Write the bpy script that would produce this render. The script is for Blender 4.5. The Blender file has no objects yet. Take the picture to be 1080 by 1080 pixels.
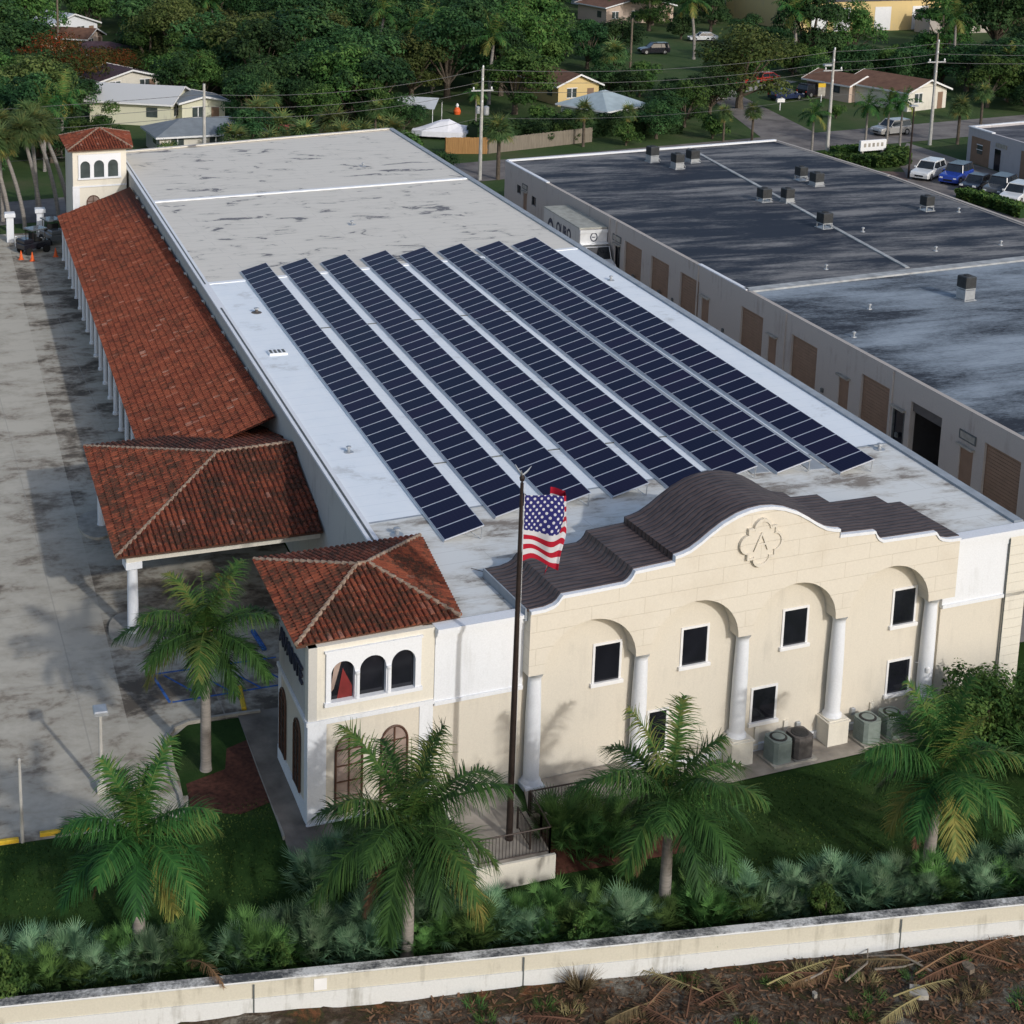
import bpy, bmesh, math, random
from mathutils import Vector, Matrix, noise
R=math.radians
random.seed(7)
SC=bpy.context.scene
COL=SC.collection
# ------------------------------------------------------------ camera, sky, sun
cd=bpy.data.cameras.new("camera"); cam=bpy.data.objects.new("camera",cd); COL.objects.link(cam)
cd.sensor_width=36; cd.sensor_fit='HORIZONTAL'; cd.lens=1748.942/1080*36
cd.shift_x=(540-374.695)/1080; cd.shift_y=-(540-183.457)/1080
cd.clip_start=0.5; cd.clip_end=6000
RM=((0.9653830447,0.0407741941,-0.2576296607),(-0.2604893228,0.2016380818,-0.9441861029),(0.0134495229,0.9786110307,0.2052792266))
M=Matrix([list(r)+[0] for r in RM]+[[0,0,0,1]])
cam.matrix_world=Matrix.Translation((-10.7787,-48.1084,33.8994))@M
SC.camera=cam
SUN_AZ=(0.30,-0.954); SUN_EL=27.5
w=bpy.data.worlds.new("World"); SC.world=w; w.use_nodes=True
nt=w.node_tree; bg=nt.nodes['Background']; sky=nt.nodes.new('ShaderNodeTexSky'); sky.sky_type='NISHITA'; sky.sun_disc=False
sky.sun_elevation=R(SUN_EL); sky.sun_rotation=math.atan2(SUN_AZ[0],SUN_AZ[1]); sky.air_density=1.0; sky.dust_density=2.0; sky.ozone_density=1.0
nt.links.new(sky.outputs[0],bg.inputs[0]); bg.inputs[1].default_value=0.15
sd=bpy.data.lights.new("sun",'SUN'); sd.energy=2.0; sd.angle=R(1.2); sd.color=(1,0.975,0.94)
so=bpy.data.objects.new("sun",sd); COL.objects.link(so)
ce=math.cos(R(SUN_EL)); sdir=Vector((SUN_AZ[0]*ce,SUN_AZ[1]*ce,math.sin(R(SUN_EL))))
so.rotation_euler=sdir.to_track_quat('Z','Y').to_euler(); so.location=(0,0,60)
SC.view_settings.view_transform='Standard'; SC.view_settings.look='None'; SC.view_settings.gamma=1; SC.view_settings.exposure=0.0
SC.render.engine='CYCLES'
# ------------------------------------------------------------ materials
def mat(name,rough=0.8,metal=0,spec=0.3):
    m=bpy.data.materials.new(name); m.use_nodes=True; b=m.node_tree.nodes['Principled BSDF']
    b.inputs['Roughness'].default_value=rough; b.inputs['Metallic'].default_value=metal
    b.inputs['Specular IOR Level'].default_value=spec
    return m
def N(m,t,**k):
    n=m.node_tree.nodes.new(t)
    for a,v in k.items(): setattr(n,a,v)
    return n
def L(m,a,b): m.node_tree.links.new(a,b)
def coords(m,kind='Object',scale=(1,1,1),rot=(0,0,0)):
    tc=N(m,'ShaderNodeTexCoord'); mp=N(m,'ShaderNodeMapping'); mp.inputs['Scale'].default_value=scale; mp.inputs['Rotation'].default_value=rot
    if kind=='World':
        g=N(m,'ShaderNodeNewGeometry'); L(m,g.outputs['Position'],mp.inputs[0])
    else: L(m,tc.outputs[kind],mp.inputs[0])
    return mp.outputs[0]
def noi(m,vec,scale,detail=4,rough=0.55,dist=0):
    n=N(m,'ShaderNodeTexNoise'); n.inputs['Scale'].default_value=scale; n.inputs['Detail'].default_value=detail
    n.inputs['Roughness'].default_value=rough; n.inputs['Distortion'].default_value=dist
    L(m,vec,n.inputs['Vector']); return n.outputs[0]
def ramp(m,fac,stops):
    r=N(m,'ShaderNodeValToRGB'); L(m,fac,r.inputs[0]); e=r.color_ramp.elements
    while len(e)<len(stops): e.new(0.5)
    for i,(p,c) in enumerate(stops):
        e[i].position=p; e[i].color=(c[0],c[1],c[2],1) if hasattr(c,'__len__') else (c,c,c,1)
    return r.outputs[0]
def mix(m,f,a,b,mode='MIX'):
    x=N(m,'ShaderNodeMix',data_type='RGBA',blend_type=mode)
    for s,v in ((0,f),(6,a),(7,b)):
        if isinstance(v,(int,float)): x.inputs[s].default_value=v
        elif isinstance(v,tuple): x.inputs[s].default_value=(v[0],v[1],v[2],1)
        else: L(m,v,x.inputs[s])
    return x.outputs[2]
def mth(m,op,a,b=0,c=0):
    x=N(m,'ShaderNodeMath',operation=op)
    for s,v in ((0,a),(1,b),(2,c)):
        if isinstance(v,(int,float)): x.inputs[s].default_value=v
        else: L(m,v,x.inputs[s])
    return x.outputs[0]
def base(m,c): L(m,c,m.node_tree.nodes['Principled BSDF'].inputs['Base Color'])
def bump(m,h,strength=0.3,dist=0.02):
    b=N(m,'ShaderNodeBump'); b.inputs['Strength'].default_value=strength; b.inputs['Distance'].default_value=dist
    L(m,h,b.inputs['Height']); L(m,b.outputs[0],m.node_tree.nodes['Principled BSDF'].inputs['Normal'])
def pick(c,k): return tuple(min(1,x*k) for x in c)
def plain(name,c,rough=0.7,var=0.12,scale=3,metal=0,spec=0.3,stretch=(1,1,1)):
    m=mat(name,rough,metal,spec); v=coords(m,'World',stretch); n=noi(m,v,scale,5)
    base(m,ramp(m,n,[(0.3,pick(c,1-var)),(0.7,pick(c,1+var))])); return m
def stucco(name,c,grime=(0.35,0.33,0.29),amt=0.35):
    m=mat(name,0.9,0,0.15); v=coords(m,'World',(1,1,1)); f=noi(m,v,18,3); g=noi(m,v,0.55,6,0.6); vs=coords(m,'World',(2.2,2.2,0.25)); s=noi(m,vs,1.6,5,0.6)
    c1=ramp(m,f,[(0.3,pick(c,0.95)),(0.7,pick(c,1.04))])
    gm=ramp(m,mth(m,'MULTIPLY',g,s),[(0.28,0),(0.48,amt)])
    base(m,mix(m,gm,c1,grime)); bump(m,f,0.15,0.01); return m
MT={}
MT['cream']=stucco('cream_stucco',(0.63,0.585,0.50),amt=.3)
MT['creampale']=stucco('pale_cream_stucco',(0.68,0.645,0.56))
MT['white']=stucco('white_paint',(0.71,0.73,0.76),(0.4,0.4,0.38),0.3)
MT['whitew']=stucco('weathered_white_wall',(0.62,0.63,0.62),(0.25,0.24,0.2),1.0)
MT['creamw']=stucco('weathered_cream_wall',(0.56,0.53,0.44),(0.25,0.23,0.18),0.85)
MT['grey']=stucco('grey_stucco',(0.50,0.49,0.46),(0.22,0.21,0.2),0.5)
MT['neigh']=stucco('taupe_stucco',(0.43,0.39,0.355),(0.2,0.17,0.15),0.5)
MT['rbwall']=stucco('lilac_grey_stucco',(0.44,0.42,0.43),(0.2,0.19,0.18),0.4)
MT['yellow']=stucco('yellow_stucco',(0.66,0.50,0.24))
MT['palepink']=stucco('pale_pink_stucco',(0.6,0.47,0.38))
MT['lemon']=stucco('lemon_stucco',(0.66,0.65,0.50))
MT['rolldoor']=plain('brown_roll_door',(0.24,0.155,0.105),0.6,0.1,2)
MT['dark']=plain('dark_void',(0.012,0.012,0.015),0.9,0.1)
MT['iron']=plain('dark_bronze_metal',(0.035,0.025,0.022),0.5,0.2,6,0.3)
MT['galv']=plain('galvanised_metal',(0.42,0.44,0.46),0.45,0.1,4,0.5)
MT['conc_pole']=plain('concrete_pole',(0.42,0.41,0.38),0.85,0.15,2)
MT['wood']=plain('weathered_wood',(0.16,0.13,0.10),0.9,0.3,3,0,0.2,(3,3,.4))
MT['mull']=plain('brown_window_frame',(0.09,0.045,0.03),0.5,0.1)
MT['winframe']=plain('white_window_frame',(0.75,0.75,0.75),0.5,0.04)
MT['ac']=plain('grey_green_condenser',(0.20,0.24,0.22),0.6,0.12,5)
MT['acdark']=plain('dark_fan_grille',(0.03,0.03,0.03),0.7,0.3,20)
MT['rust']=plain('rusty_condenser',(0.10,0.09,0.085),0.7,0.35,4)
MT['tyre']=plain('tyre_rubber',(0.015,0.015,0.015),0.85,0.1)
MT['hub']=plain('wheel_alloy',(0.45,0.45,0.46),0.35,0.05,3,0.7)
MT['yellowp']=plain('yellow_paint',(0.62,0.40,0.03),0.7,0.18,8)
MT['bluep']=plain('blue_floor_paint',(0.035,0.11,0.33),0.8,0.4,5)
MT['redp']=plain('red_plastic',(0.6,0.05,0.03),0.5,0.1)
MT['boxroof']=plain('grimy_box_roof',(0.34,0.34,0.30),0.8,0.2,2)
MT['drape']=plain('dark_red_cloth',(0.16,0.02,0.02),0.8,0.2)
MT['orange']=plain('orange_plastic',(0.75,0.13,0.03),0.5,0.1)
MT['kerb']=plain('kerb_concrete',(0.33,0.31,0.27),0.9,0.25,2.5)
MT['signdark']=plain('dark_letters',(0.03,0.035,0.06),0.6,0.1)
MT['tarp']=plain('white_tarp',(0.72,0.72,0.76),0.7,0.05)
MT['wire']=plain('power_cable',(0.13,0.13,0.13),0.6,0.1)
MT['solarframe']=plain('aluminium_frame',(0.62,0.64,0.70),0.4,0.05,3,0.4)
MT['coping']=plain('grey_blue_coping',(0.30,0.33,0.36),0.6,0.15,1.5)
MT['copdark']=plain('dark_gutter',(0.10,0.11,0.11),0.7,0.3,4)
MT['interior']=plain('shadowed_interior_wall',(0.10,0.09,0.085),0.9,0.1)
def glass(name,c,rough=0.08,spec=0.6):
    m=mat(name,rough,0,spec); v=coords(m,'World'); n=noi(m,v,1.3,3); base(m,ramp(m,n,[(0.3,pick(c,.7)),(0.7,pick(c,1.3))])); return m
MT['glass']=glass('dark_window_glass',(0.012,0.013,0.018))
MT['glassp']=glass('curtained_glass',(0.30,0.23,0.20),0.2,0.5)
MT['glassg']=glass('grey_window_glass',(0.06,0.075,0.075),0.1,0.6)
MT['carglass']=glass('car_glass',(0.02,0.024,0.028),0.05,0.7)
def paint(name,c):
    m=mat(name,0.25,0.1,0.6); v=coords(m,'World'); n=noi(m,v,2,3); base(m,ramp(m,n,[(0.3,pick(c,.93)),(0.7,pick(c,1.05))]))
    m.node_tree.nodes['Principled BSDF'].inputs['Coat Weight'].default_value=0.4; return m
for k,c in {'pw':(0.72,0.73,0.73),'pb':(0.02,0.06,0.36),'pk':(0.015,0.015,0.022),'ps':(0.36,0.35,0.33),'pr':(0.33,0.03,0.02),'pn':(0.02,0.03,0.08),'pg':(0.10,0.11,0.12)}.items(): MT[k]=paint('car_paint_'+{'pw':'white','pb':'blue','pk':'black','ps':'silver','pr':'red','pn':'navy','pg':'charcoal'}[k],c)
# solar cell surface
m=mat('solar_panel_glass',0.3,0,0.05); oi=N(m,'ShaderNodeObjectInfo'); v=coords(m,'Object',(1,1,1))
br=N(m,'ShaderNodeTexBrick'); br.offset=0; br.inputs['Scale'].default_value=6.3; br.inputs['Brick Width'].default_value=1.0; br.inputs['Row Height'].default_value=1.0
br.inputs['Mortar Size'].default_value=0.025; L(m,v,br.inputs['Vector'])
c0=ramp(m,oi.outputs['Random'],[(0.0,(0.009,0.012,0.036)),(0.5,(0.011,0.012,0.038)),(1,(0.015,0.012,0.040))])
base(m,mix(m,mth(m,'MULTIPLY',br.outputs['Fac'],0.25),c0,(0.07,0.08,0.12))); MT['cell']=m
# terracotta with per-tile colour attribute
def tilemat(name,dirt,bright=1.0):
    m=mat(name,0.85,0,0.2); a=N(m,'ShaderNodeAttribute',attribute_name='tint'); v=coords(m,'World')
    c=ramp(m,a.outputs['Fac'],[(0.0,pick((0.075,0.022,0.015),bright)),(0.35,pick((0.165,0.043,0.024),bright)),(0.8,pick((0.25,0.07,0.036),bright)),(1,pick((0.30,0.15,0.11),bright))])
    n=noi(m,v,0.8,6,0.65); n2=noi(m,v,5,5,0.7); k=ramp(m,mth(m,'ADD',mth(m,'MULTIPLY',n,0.45),mth(m,'MULTIPLY',n2,0.55)),[(0.52-0.07*dirt,0),(0.60-0.06*dirt,0.8*min(1,dirt+.2))])
    base(m,mix(m,k,c,(0.035,0.026,0.018))); bump(m,n2,0.3,0.01); return m
MT['tile']=tilemat('terracotta_tiles',0.8); MT['tileold']=tilemat('lichened_terracotta_tiles',1.0); MT['tilered']=tilemat('red_terracotta_tiles',0.45,1.05)
MT['mortar']=plain('ridge_mortar',(0.27,0.20,0.15),0.9,0.35,6)
# brown standing shingles on the pediment roof
m=mat('brown_metal_shingles',0.55,0.2,0.4); v=coords(m,'Object',(0.35,1,1)); 
wv=N(m,'ShaderNodeTexWave',wave_type='BANDS',bands_direction='Y'); wv.inputs['Scale'].default_value=1.25; wv.inputs['Distortion'].default_value=2.5; wv.inputs['Detail'].default_value=3; wv.inputs['Detail Scale'].default_value=3
L(m,v,wv.inputs['Vector']); n=noi(m,v,3,6,0.65)
c=ramp(m,n,[(0.3,(0.065,0.045,0.042)),(0.55,(0.115,0.080,0.072)),(0.75,(0.15,0.108,0.095))])
base(m,mix(m,ramp(m,wv.outputs[1],[(0.03,0.75),(0.22,0)]),c,(0.018,0.013,0.013))); bump(m,wv.outputs[1],0.5,0.03); MT['shingle']=m
# portico blockwork
m=mat('cream_scored_stucco',0.9,0,0.15); tc=N(m,'ShaderNodeTexCoord'); sx=N(m,'ShaderNodeSeparateXYZ'); L(m,tc.outputs['Object'],sx.inputs[0]); cx=N(m,'ShaderNodeCombineXYZ'); L(m,sx.outputs[0],cx.inputs[0]); L(m,sx.outputs[2],cx.inputs[1])
br=N(m,'ShaderNodeTexBrick'); br.inputs['Scale'].default_value=1; br.inputs['Brick Width'].default_value=2.13; br.inputs['Row Height'].default_value=0.62; br.inputs['Mortar Size'].default_value=0.011; br.inputs['Mortar Smooth'].default_value=0.2
L(m,cx.outputs[0],br.inputs['Vector']); v=coords(m,'World'); f=noi(m,v,14,4); g=noi(m,v,.6,5)
c=ramp(m,f,[(0.3,(0.62,0.575,0.49)),(0.7,(0.67,0.62,0.53))]); c=mix(m,ramp(m,g,[(0.5,0),(0.75,.25)]),c,(0.45,0.38,0.28)); base(m,mix(m,mth(m,'MULTIPLY',br.outputs['Fac'],0.35),c,(0.33,0.28,0.2))); bump(m,br.outputs['Fac'],0.4,-0.02); MT['portico']=m
# roofs
def roofmat(name,light,mid,darkc,th,scale,stretch,seamc=None,seamw=(1.0,9.0),ro=.66,ds=.2):
    m=mat(name,0.75,0,0.25); v=coords(m,'World',stretch); n=noi(m,v,scale,10,ro,ds); n2=noi(m,coords(m,'World',(.5,1.2,1)),5,7,0.8); n3=noi(m,coords(m,'World',(stretch[0]*.4,stretch[1]*.4,1)),scale*.7,4)
    s=mth(m,'ADD',mth(m,'MULTIPLY',n,0.60),mth(m,'ADD',mth(m,'MULTIPLY',n2,0.20),mth(m,'MULTIPLY',n3,0.20)))
    c=ramp(m,s,[(th[0],light),(th[1],mid),(th[2],darkc)])
    if seamc:
        b=N(m,'ShaderNodeTexBrick'); b.inputs['Scale'].default_value=1; b.inputs['Brick Width'].default_value=seamw[1]; b.inputs['Row Height'].default_value=seamw[0]; b.inputs['Mortar Size'].default_value=0.022; b.inputs['Mortar Smooth'].default_value=0.5
        L(m,coords(m,'World',(1,1,1),(0,0,R(-6))),b.inputs['Vector']); c=mix(m,mth(m,'MULTIPLY',b.outputs['Fac'],0.45),c,seamc)
    base(m,c); bump(m,n2,0.15,0.01); return m
MT['roofwhite']=roofmat('white_coated_roof',(0.80,0.84,0.87),(0.76,0.81,0.85),(0.55,0.57,0.58),(0.44,0.56,0.64),0.5,(1,1,1),(0.60,0.65,0.70),(1.0,12))
MT['roofworn']=roofmat('weathered_white_roof',(0.67,0.63,0.56),(0.60,0.565,0.50),(0.17,0.165,0.17),(0.50,0.568,0.59),0.55,(.75,1.35,1),(0.33,0.32,0.30),(0.95,9),.6,.9)
MT['roofdirty']=roofmat('stained_white_roof',(0.68,0.69,0.67),(0.58,0.57,0.53),(0.24,0.21,0.18),(0.46,0.52,0.58),0.5,(.7,1.6,1),(0.40,0.40,0.38),(1,10))
MT['ridgepale']=plain('pale_roof_ridge',(0.36,0.37,0.37),0.8,0.3,1.5)
MT['unit']=plain('dark_unit_cabinet',(0.045,0.05,0.055),0.6,0.3,3)
MT['deflect']=plain('light_metal_deflector',(0.62,0.66,0.70),0.5,0.08,2)
MT['seam']=plain('bright_roof_seam',(0.80,0.82,0.84),0.6,0.06)
MT['nroofA']=roofmat('navy_patched_roof',(0.22,0.215,0.21),(0.10,0.102,0.11),(0.020,0.026,0.040),(0.43,0.485,0.54),0.30,(.38,1.7,1),(0.05,0.05,0.06),(1.0,11))
MT['nroofB']=roofmat('silver_patched_roof',(0.30,0.345,0.39),(0.21,0.245,0.28),(0.026,0.030,0.040),(0.44,0.495,0.57),0.13,(.5,1.5,1),(0.05,0.06,0.07),(1.0,6))
MT['nroofC']=roofmat('dark_grey_roof',(0.16,0.16,0.17),(0.09,0.09,0.10),(0.03,0.03,0.045),(0.42,0.5,0.58),0.3,(.8,1.8,1),(0.05,0.05,0.05))
# concrete lot
m=mat('stained_concrete_paving',0.85,0,0.2); v=coords(m,'World',(.8,1.25,1)); n=noi(m,v,0.5,9,0.6,0.3); n2=noi(m,coords(m,'World'),3,8,0.7); n3=noi(m,coords(m,'World',(1,.35,1)),.22,3)
s=mth(m,'ADD',mth(m,'MULTIPLY',n,0.62),mth(m,'ADD',mth(m,'MULTIPLY',n2,0.2),mth(m,'MULTIPLY',n3,.18)))
c=ramp(m,s,[(0.45,(0.49,0.455,0.38)),(0.54,(0.40,0.365,0.30)),(0.59,(0.25,0.215,0.17)),(0.66,(0.11,0.092,0.073))]); base(m,c)
b=N(m,'ShaderNodeTexBrick'); b.offset=0; b.inputs['Scale'].default_value=1; b.inputs['Brick Width'].default_value=5.2; b.inputs['Row Height'].default_value=6.1; b.inputs['Mortar Size'].default_value=0.03
mp=coords(m,'World',(1,1,1),(0,0,R(-1.5))); L(m,mp,b.inputs['Vector']); base(m,mix(m,mth(m,'MULTIPLY',b.outputs['Fac'],0.55),c,(0.33,0.31,0.27)))
MT['lot']=m
MT['lot2']=lot2=m.copy()
for n_ in lot2.node_tree.nodes:
    if n_.type=='VALTORGB' and len(n_.color_ramp.elements)==4:
        for e_,p_ in zip(n_.color_ramp.elements,(0.40,0.485,0.53,0.58)): e_.position=p_
m=mat('old_asphalt',0.9,0,0.2); n=noi(m,coords(m,'World'),0.35,9,0.65); n2=noi(m,coords(m,'World'),8,4)
base(m,mix(m,mth(m,'MULTIPLY',n2,.3),ramp(m,n,[(0.35,(0.25,0.23,0.21)),(0.5,(0.19,0.17,0.16)),(0.66,(0.10,0.09,0.09))]),(0.16,0.15,0.13))); MT['asphalt']=m
MT['pavers']=plain('brown_brick_paving',(0.15,0.10,0.08),0.9,0.3,5)
MT['walk']=plain('damp_concrete_walk',(0.18,0.155,0.13),0.85,0.45,0.9)
MT['porch']=plain('porch_concrete',(0.30,0.27,0.23),0.85,0.3,1.2)
def grassmat(name,a,b2,c2,sc=0.5):
    m=mat(name,0.95,0,0.1); n=noi(m,coords(m,'World'),sc,7,0.65); n2=noi(m,coords(m,'World'),14,4,0.8)
    base(m,mix(m,mth(m,'MULTIPLY',n2,.6),ramp(m,n,[(0.35,a),(0.55,b2),(0.7,c2)]),pick(a,.35))); bump(m,n2,0.8,0.05); return m
MT['grass']=grassmat('lawn_grass',(0.022,0.055,0.012),(0.034,0.075,0.018),(0.06,0.095,0.03))
MT['grassfar']=grassmat('verge_grass',(0.05,0.095,0.03),(0.08,0.12,0.045),(0.12,0.125,0.065),0.15)
MT['mulch']=plain('red_mulch',(0.075,0.028,0.018),0.95,0.5,6)
m=mat('dry_soil',0.95,0,0.1); v=coords(m,'World',(1,1.5,1)); n=noi(m,v,0.55,9,0.7,.5); n2=noi(m,coords(m,'World'),7,7,0.75)
c=ramp(m,n,[(0.38,(0.27,0.25,0.21)),(0.46,(0.14,0.11,0.08)),(0.52,(0.085,0.055,0.038)),(0.57,(0.06,0.065,0.028)),(0.64,(0.20,0.085,0.04))]); base(m,mix(m,ramp(m,n2,[(.35,.8),(.6,0)]),c,(0.03,0.022,0.017))); bump(m,n2,1,0.1); MT['soil']=m
# foliage: per-clump tint attribute
def leafmat(name,stops,trans=0.25,rough=0.65,var=.75):
    m=mat(name,rough,0,0.12); a=N(m,'ShaderNodeAttribute',attribute_name='tint'); c=ramp(m,a.outputs['Fac'],stops)
    oi=N(m,'ShaderNodeObjectInfo'); h=N(m,'ShaderNodeHueSaturation'); L(m,c,h.inputs['Color']); L(m,mth(m,'MULTIPLY_ADD',oi.outputs['Random'],var,1.1-var*.5),h.inputs['Value']); L(m,mth(m,'MULTIPLY_ADD',oi.outputs['Random'],0.035,0.485),h.inputs['Hue'])
    base(m,h.outputs[0]); nt=m.node_tree; p=nt.nodes['Principled BSDF']; t=N(m,'ShaderNodeBsdfTranslucent'); L(m,h.outputs[0],t.inputs[0]); x=N(m,'ShaderNodeMixShader'); x.inputs[0].default_value=trans
    L(m,p.outputs[0],x.inputs[1]); L(m,t.outputs[0],x.inputs[2]); L(m,x.outputs[0],nt.nodes['Material Output'].inputs[0]); return m
G=lambda *a:[(i/(len(a)-1),c) for i,c in enumerate(a)]
MT['leaf']=leafmat('dark_broadleaf',G((0.010,0.030,0.012),(0.030,0.070,0.024),(0.07,0.13,0.042)))
MT['leaf2']=leafmat('mid_broadleaf',G((0.016,0.045,0.012),(0.045,0.10,0.024),(0.11,0.18,0.045)))
MT['leaf3']=leafmat('olive_broadleaf',G((0.030,0.05,0.014),(0.075,0.10,0.028),(0.15,0.17,0.055)))
MT['poinc']=leafmat('orange_blossom_leaf',G((0.02,0.045,0.012),(0.05,0.08,0.02),(0.13,0.08,0.02),(0.36,0.07,0.015)))
MT['palmleaf']=leafmat('royal_palm_leaf',G((0.008,0.028,0.010),(0.017,0.052,0.015),(0.045,0.115,0.027),(0.20,0.18,0.05)),0.12,0.6,.25)
MT['sabal']=leafmat('sabal_leaf',G((0.025,0.055,0.02),(0.06,0.105,0.035),(0.11,0.16,0.06),(0.24,0.19,0.05)),0.2)
MT['silver']=leafmat('silver_palmetto_leaf',G((0.035,0.08,0.042),(0.10,0.19,0.10),(0.24,0.34,0.21)),0.15)
MT['greenpal']=leafmat('green_palmetto_leaf',G((0.025,0.06,0.02),(0.07,0.14,0.04),(0.14,0.25,0.07)),0.2)
MT['deadleaf']=leafmat('dead_frond',G((0.06,0.035,0.02),(0.15,0.085,0.05),(0.26,0.15,0.09)),0.1,.9)
MT['dryleaf']=leafmat('dry_straw',G((0.10,0.08,0.04),(0.2,0.16,0.08),(0.3,0.25,0.14)),0.1,.9)
MT['deadbark']=plain('grey_dead_wood',(0.2,0.17,0.14),.9,.3,6)
MT['bark']=plain('bark',(0.10,0.08,0.06),0.95,0.3,4)
MT['greytrunk']=plain('grey_palm_trunk',(0.24,0.22,0.20),0.9,0.22,5,0,0.2,(.4,.4,3))
MT['shaft']=plain('green_crownshaft',(0.10,0.13,0.03),0.6,0.3,2)
MT['woodfence']=plain('tan_wood_boards',(0.36,0.20,0.08),0.85,0.22,2.5,0,0.2,(5,5,.3))
MT['woodfence2']=plain('grey_wood_boards',(0.22,0.19,0.15),0.9,0.2,2.5,0,0.2,(5,5,.3))
MT['shbrown']=plain('brown_shingles',(0.16,0.085,0.055),0.9,0.25,1.2)
MT['shpurple']=plain('plum_shingles',(0.065,0.04,0.05),0.9,0.25,1.2)
MT['shgrey']=plain('blue_grey_shingles',(0.19,0.215,0.235),0.85,0.12,1.2)
MT['shwhite']=plain('pale_metal_roof',(0.50,0.53,0.55),0.5,0.08,1)
MT['shblue']=plain('pale_blue_roof',(0.33,0.40,0.43),0.7,0.12,1)
m=mat('corrugated_metal_roof',0.5,0.1,0.4); wv=N(m,'ShaderNodeTexWave',bands_direction='X'); wv.inputs['Scale'].default_value=1.6; L(m,coords(m,'Object'),wv.inputs['Vector']); base(m,ramp(m,wv.outputs[1],[(0.1,(0.42,0.42,0.41)),(0.5,(0.66,0.66,0.64))])); MT['corr']=m
# ------------------------------------------------------------ mesh builder
class MB:
    def __init__(s): s.v=[]; s.f=[]; s.m=[]; s.t=[]; s.cur=0; s.tint=0.5; s.smooth=False
    def vs(s,pts):
        i=len(s.v); s.v+= [tuple(p) for p in pts]; return i
    def face(s,idx): s.f.append(tuple(idx)); s.m.append(s.cur); s.t.append(s.tint)
    def poly(s,pts): i=s.vs(pts); s.face(range(i,i+len(pts)))
    def box(s,x0,x1,y0,y1,z0,z1,T=None):
        P=[(x0,y0,z0),(x1,y0,z0),(x1,y1,z0),(x0,y1,z0),(x0,y0,z1),(x1,y0,z1),(x1,y1,z1),(x0,y1,z1)]
        if T: P=[T@Vector(p) for p in P]
        i=s.vs(P)
        for f in ((0,3,2,1),(4,5,6,7),(0,1,5,4),(1,2,6,5),(2,3,7,6),(3,0,4,7)): s.face([i+k for k in f])
    def bevbox(s,x0,x1,y0,y1,z0,z1,b=0.03):
        # chamfered on the top edges
        P=[(x0,y0,z0),(x1,y0,z0),(x1,y1,z0),(x0,y1,z0),(x0,y0,z1-b),(x1,y0,z1-b),(x1,y1,z1-b),(x0,y1,z1-b),(x0+b,y0+b,z1),(x1-b,y0+b,z1),(x1-b,y1-b,z1),(x0+b,y1-b,z1)]
        i=s.vs(P)
        for f in ((0,3,2,1),(8,9,10,11),(0,1,5,4),(1,2,6,5),(2,3,7,6),(3,0,4,7),(4,5,9,8),(5,6,10,9),(6,7,11,10),(7,4,8,11)): s.face([i+k for k in f])
    def strip(s,p,q,z0,z1,th,side=1):
        # wall strip along p->q with thickness to the left (side=1) or right
        p=Vector((p[0],p[1],0)); q=Vector((q[0],q[1],0)); d=(q-p).normalized(); n=Vector((-d.y,d.x,0))*th*side
        A=[p,q,q+n,p+n]; 
        if side<0: A=[p,p+n,q+n,q]
        s.prism([(a.x,a.y) for a in A],z0,z1)
    def prism(s,pts,z0,z1,cap=True):
        n=len(pts); i=s.vs([(p[0],p[1],z0) for p in pts]+[(p[0],p[1],z1) for p in pts])
        for k in range(n): s.face((i+k,i+(k+1)%n,i+n+(k+1)%n,i+n+k))
        if cap: s.face([i+n+k for k in range(n)]); s.face([i+k for k in reversed(range(n))])
    def tube(s,path,rad,n=8,caps=True):
        path=[Vector(p) for p in path]; rs=rad if hasattr(rad,'__len__') else [rad]*len(path); rings=[]
        for k,p in enumerate(path):
            d=(path[min(k+1,len(path)-1)]-path[max(k-1,0)]).normalized(); a=Vector((0,0,1)) if abs(d.z)<.9 else Vector((1,0,0))
            u=d.cross(a).normalized(); w_=d.cross(u).normalized()
            rings.append(s.vs([p+(u*math.cos(2*math.pi*j/n)+w_*math.sin(2*math.pi*j/n))*rs[k] for j in range(n)]))
        for a,b in zip(rings,rings[1:]):
            for j in range(n): s.face((a+j,a+(j+1)%n,b+(j+1)%n,b+j))
        if caps: s.face([rings[0]+j for j in range(n)]); s.face([rings[-1]+j for j in reversed(range(n))])
    def lathe(s,cx,cy,prof,n=24):
        s.tube([(cx,cy,z) for z,r in prof],[r for z,r in prof],n)
    def build(s,name,mats,parent=None,loc=None,smooth=False):
        me=bpy.data.meshes.new(name); me.from_pydata(s.v,[],s.f)
        if not isinstance(mats,(list,tuple)): mats=[mats]
        for k in mats: me.materials.append(MT[k])
        me.polygons.foreach_set('material_index',s.m)
        if smooth: me.polygons.foreach_set('use_smooth',[True]*len(s.f))
        at=me.attributes.new('tint','FLOAT','FACE'); at.data.foreach_set('value',s.t)
        me.update(); o=bpy.data.objects.new(name,me); COL.objects.link(o)
        if parent: o.parent=parent
        if loc: o.location=loc
        return o
def tag(o,label,cat,group=None,kind=None):
    if label: o['label']=label
    if cat: o['category']=cat
    if group: o['group']=group
    if kind: o['kind']=kind
    return o
def thing(name,label,cat,loc=(0,0,0),rz=0,group=None):
    o=bpy.data.objects.new(name,None); COL.objects.link(o); o.location=loc; o.rotation_euler=(0,0,rz); o.empty_display_size=.3
    return tag(o,label,cat,group)
def struct(o): o['kind']='structure'; return o
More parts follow.
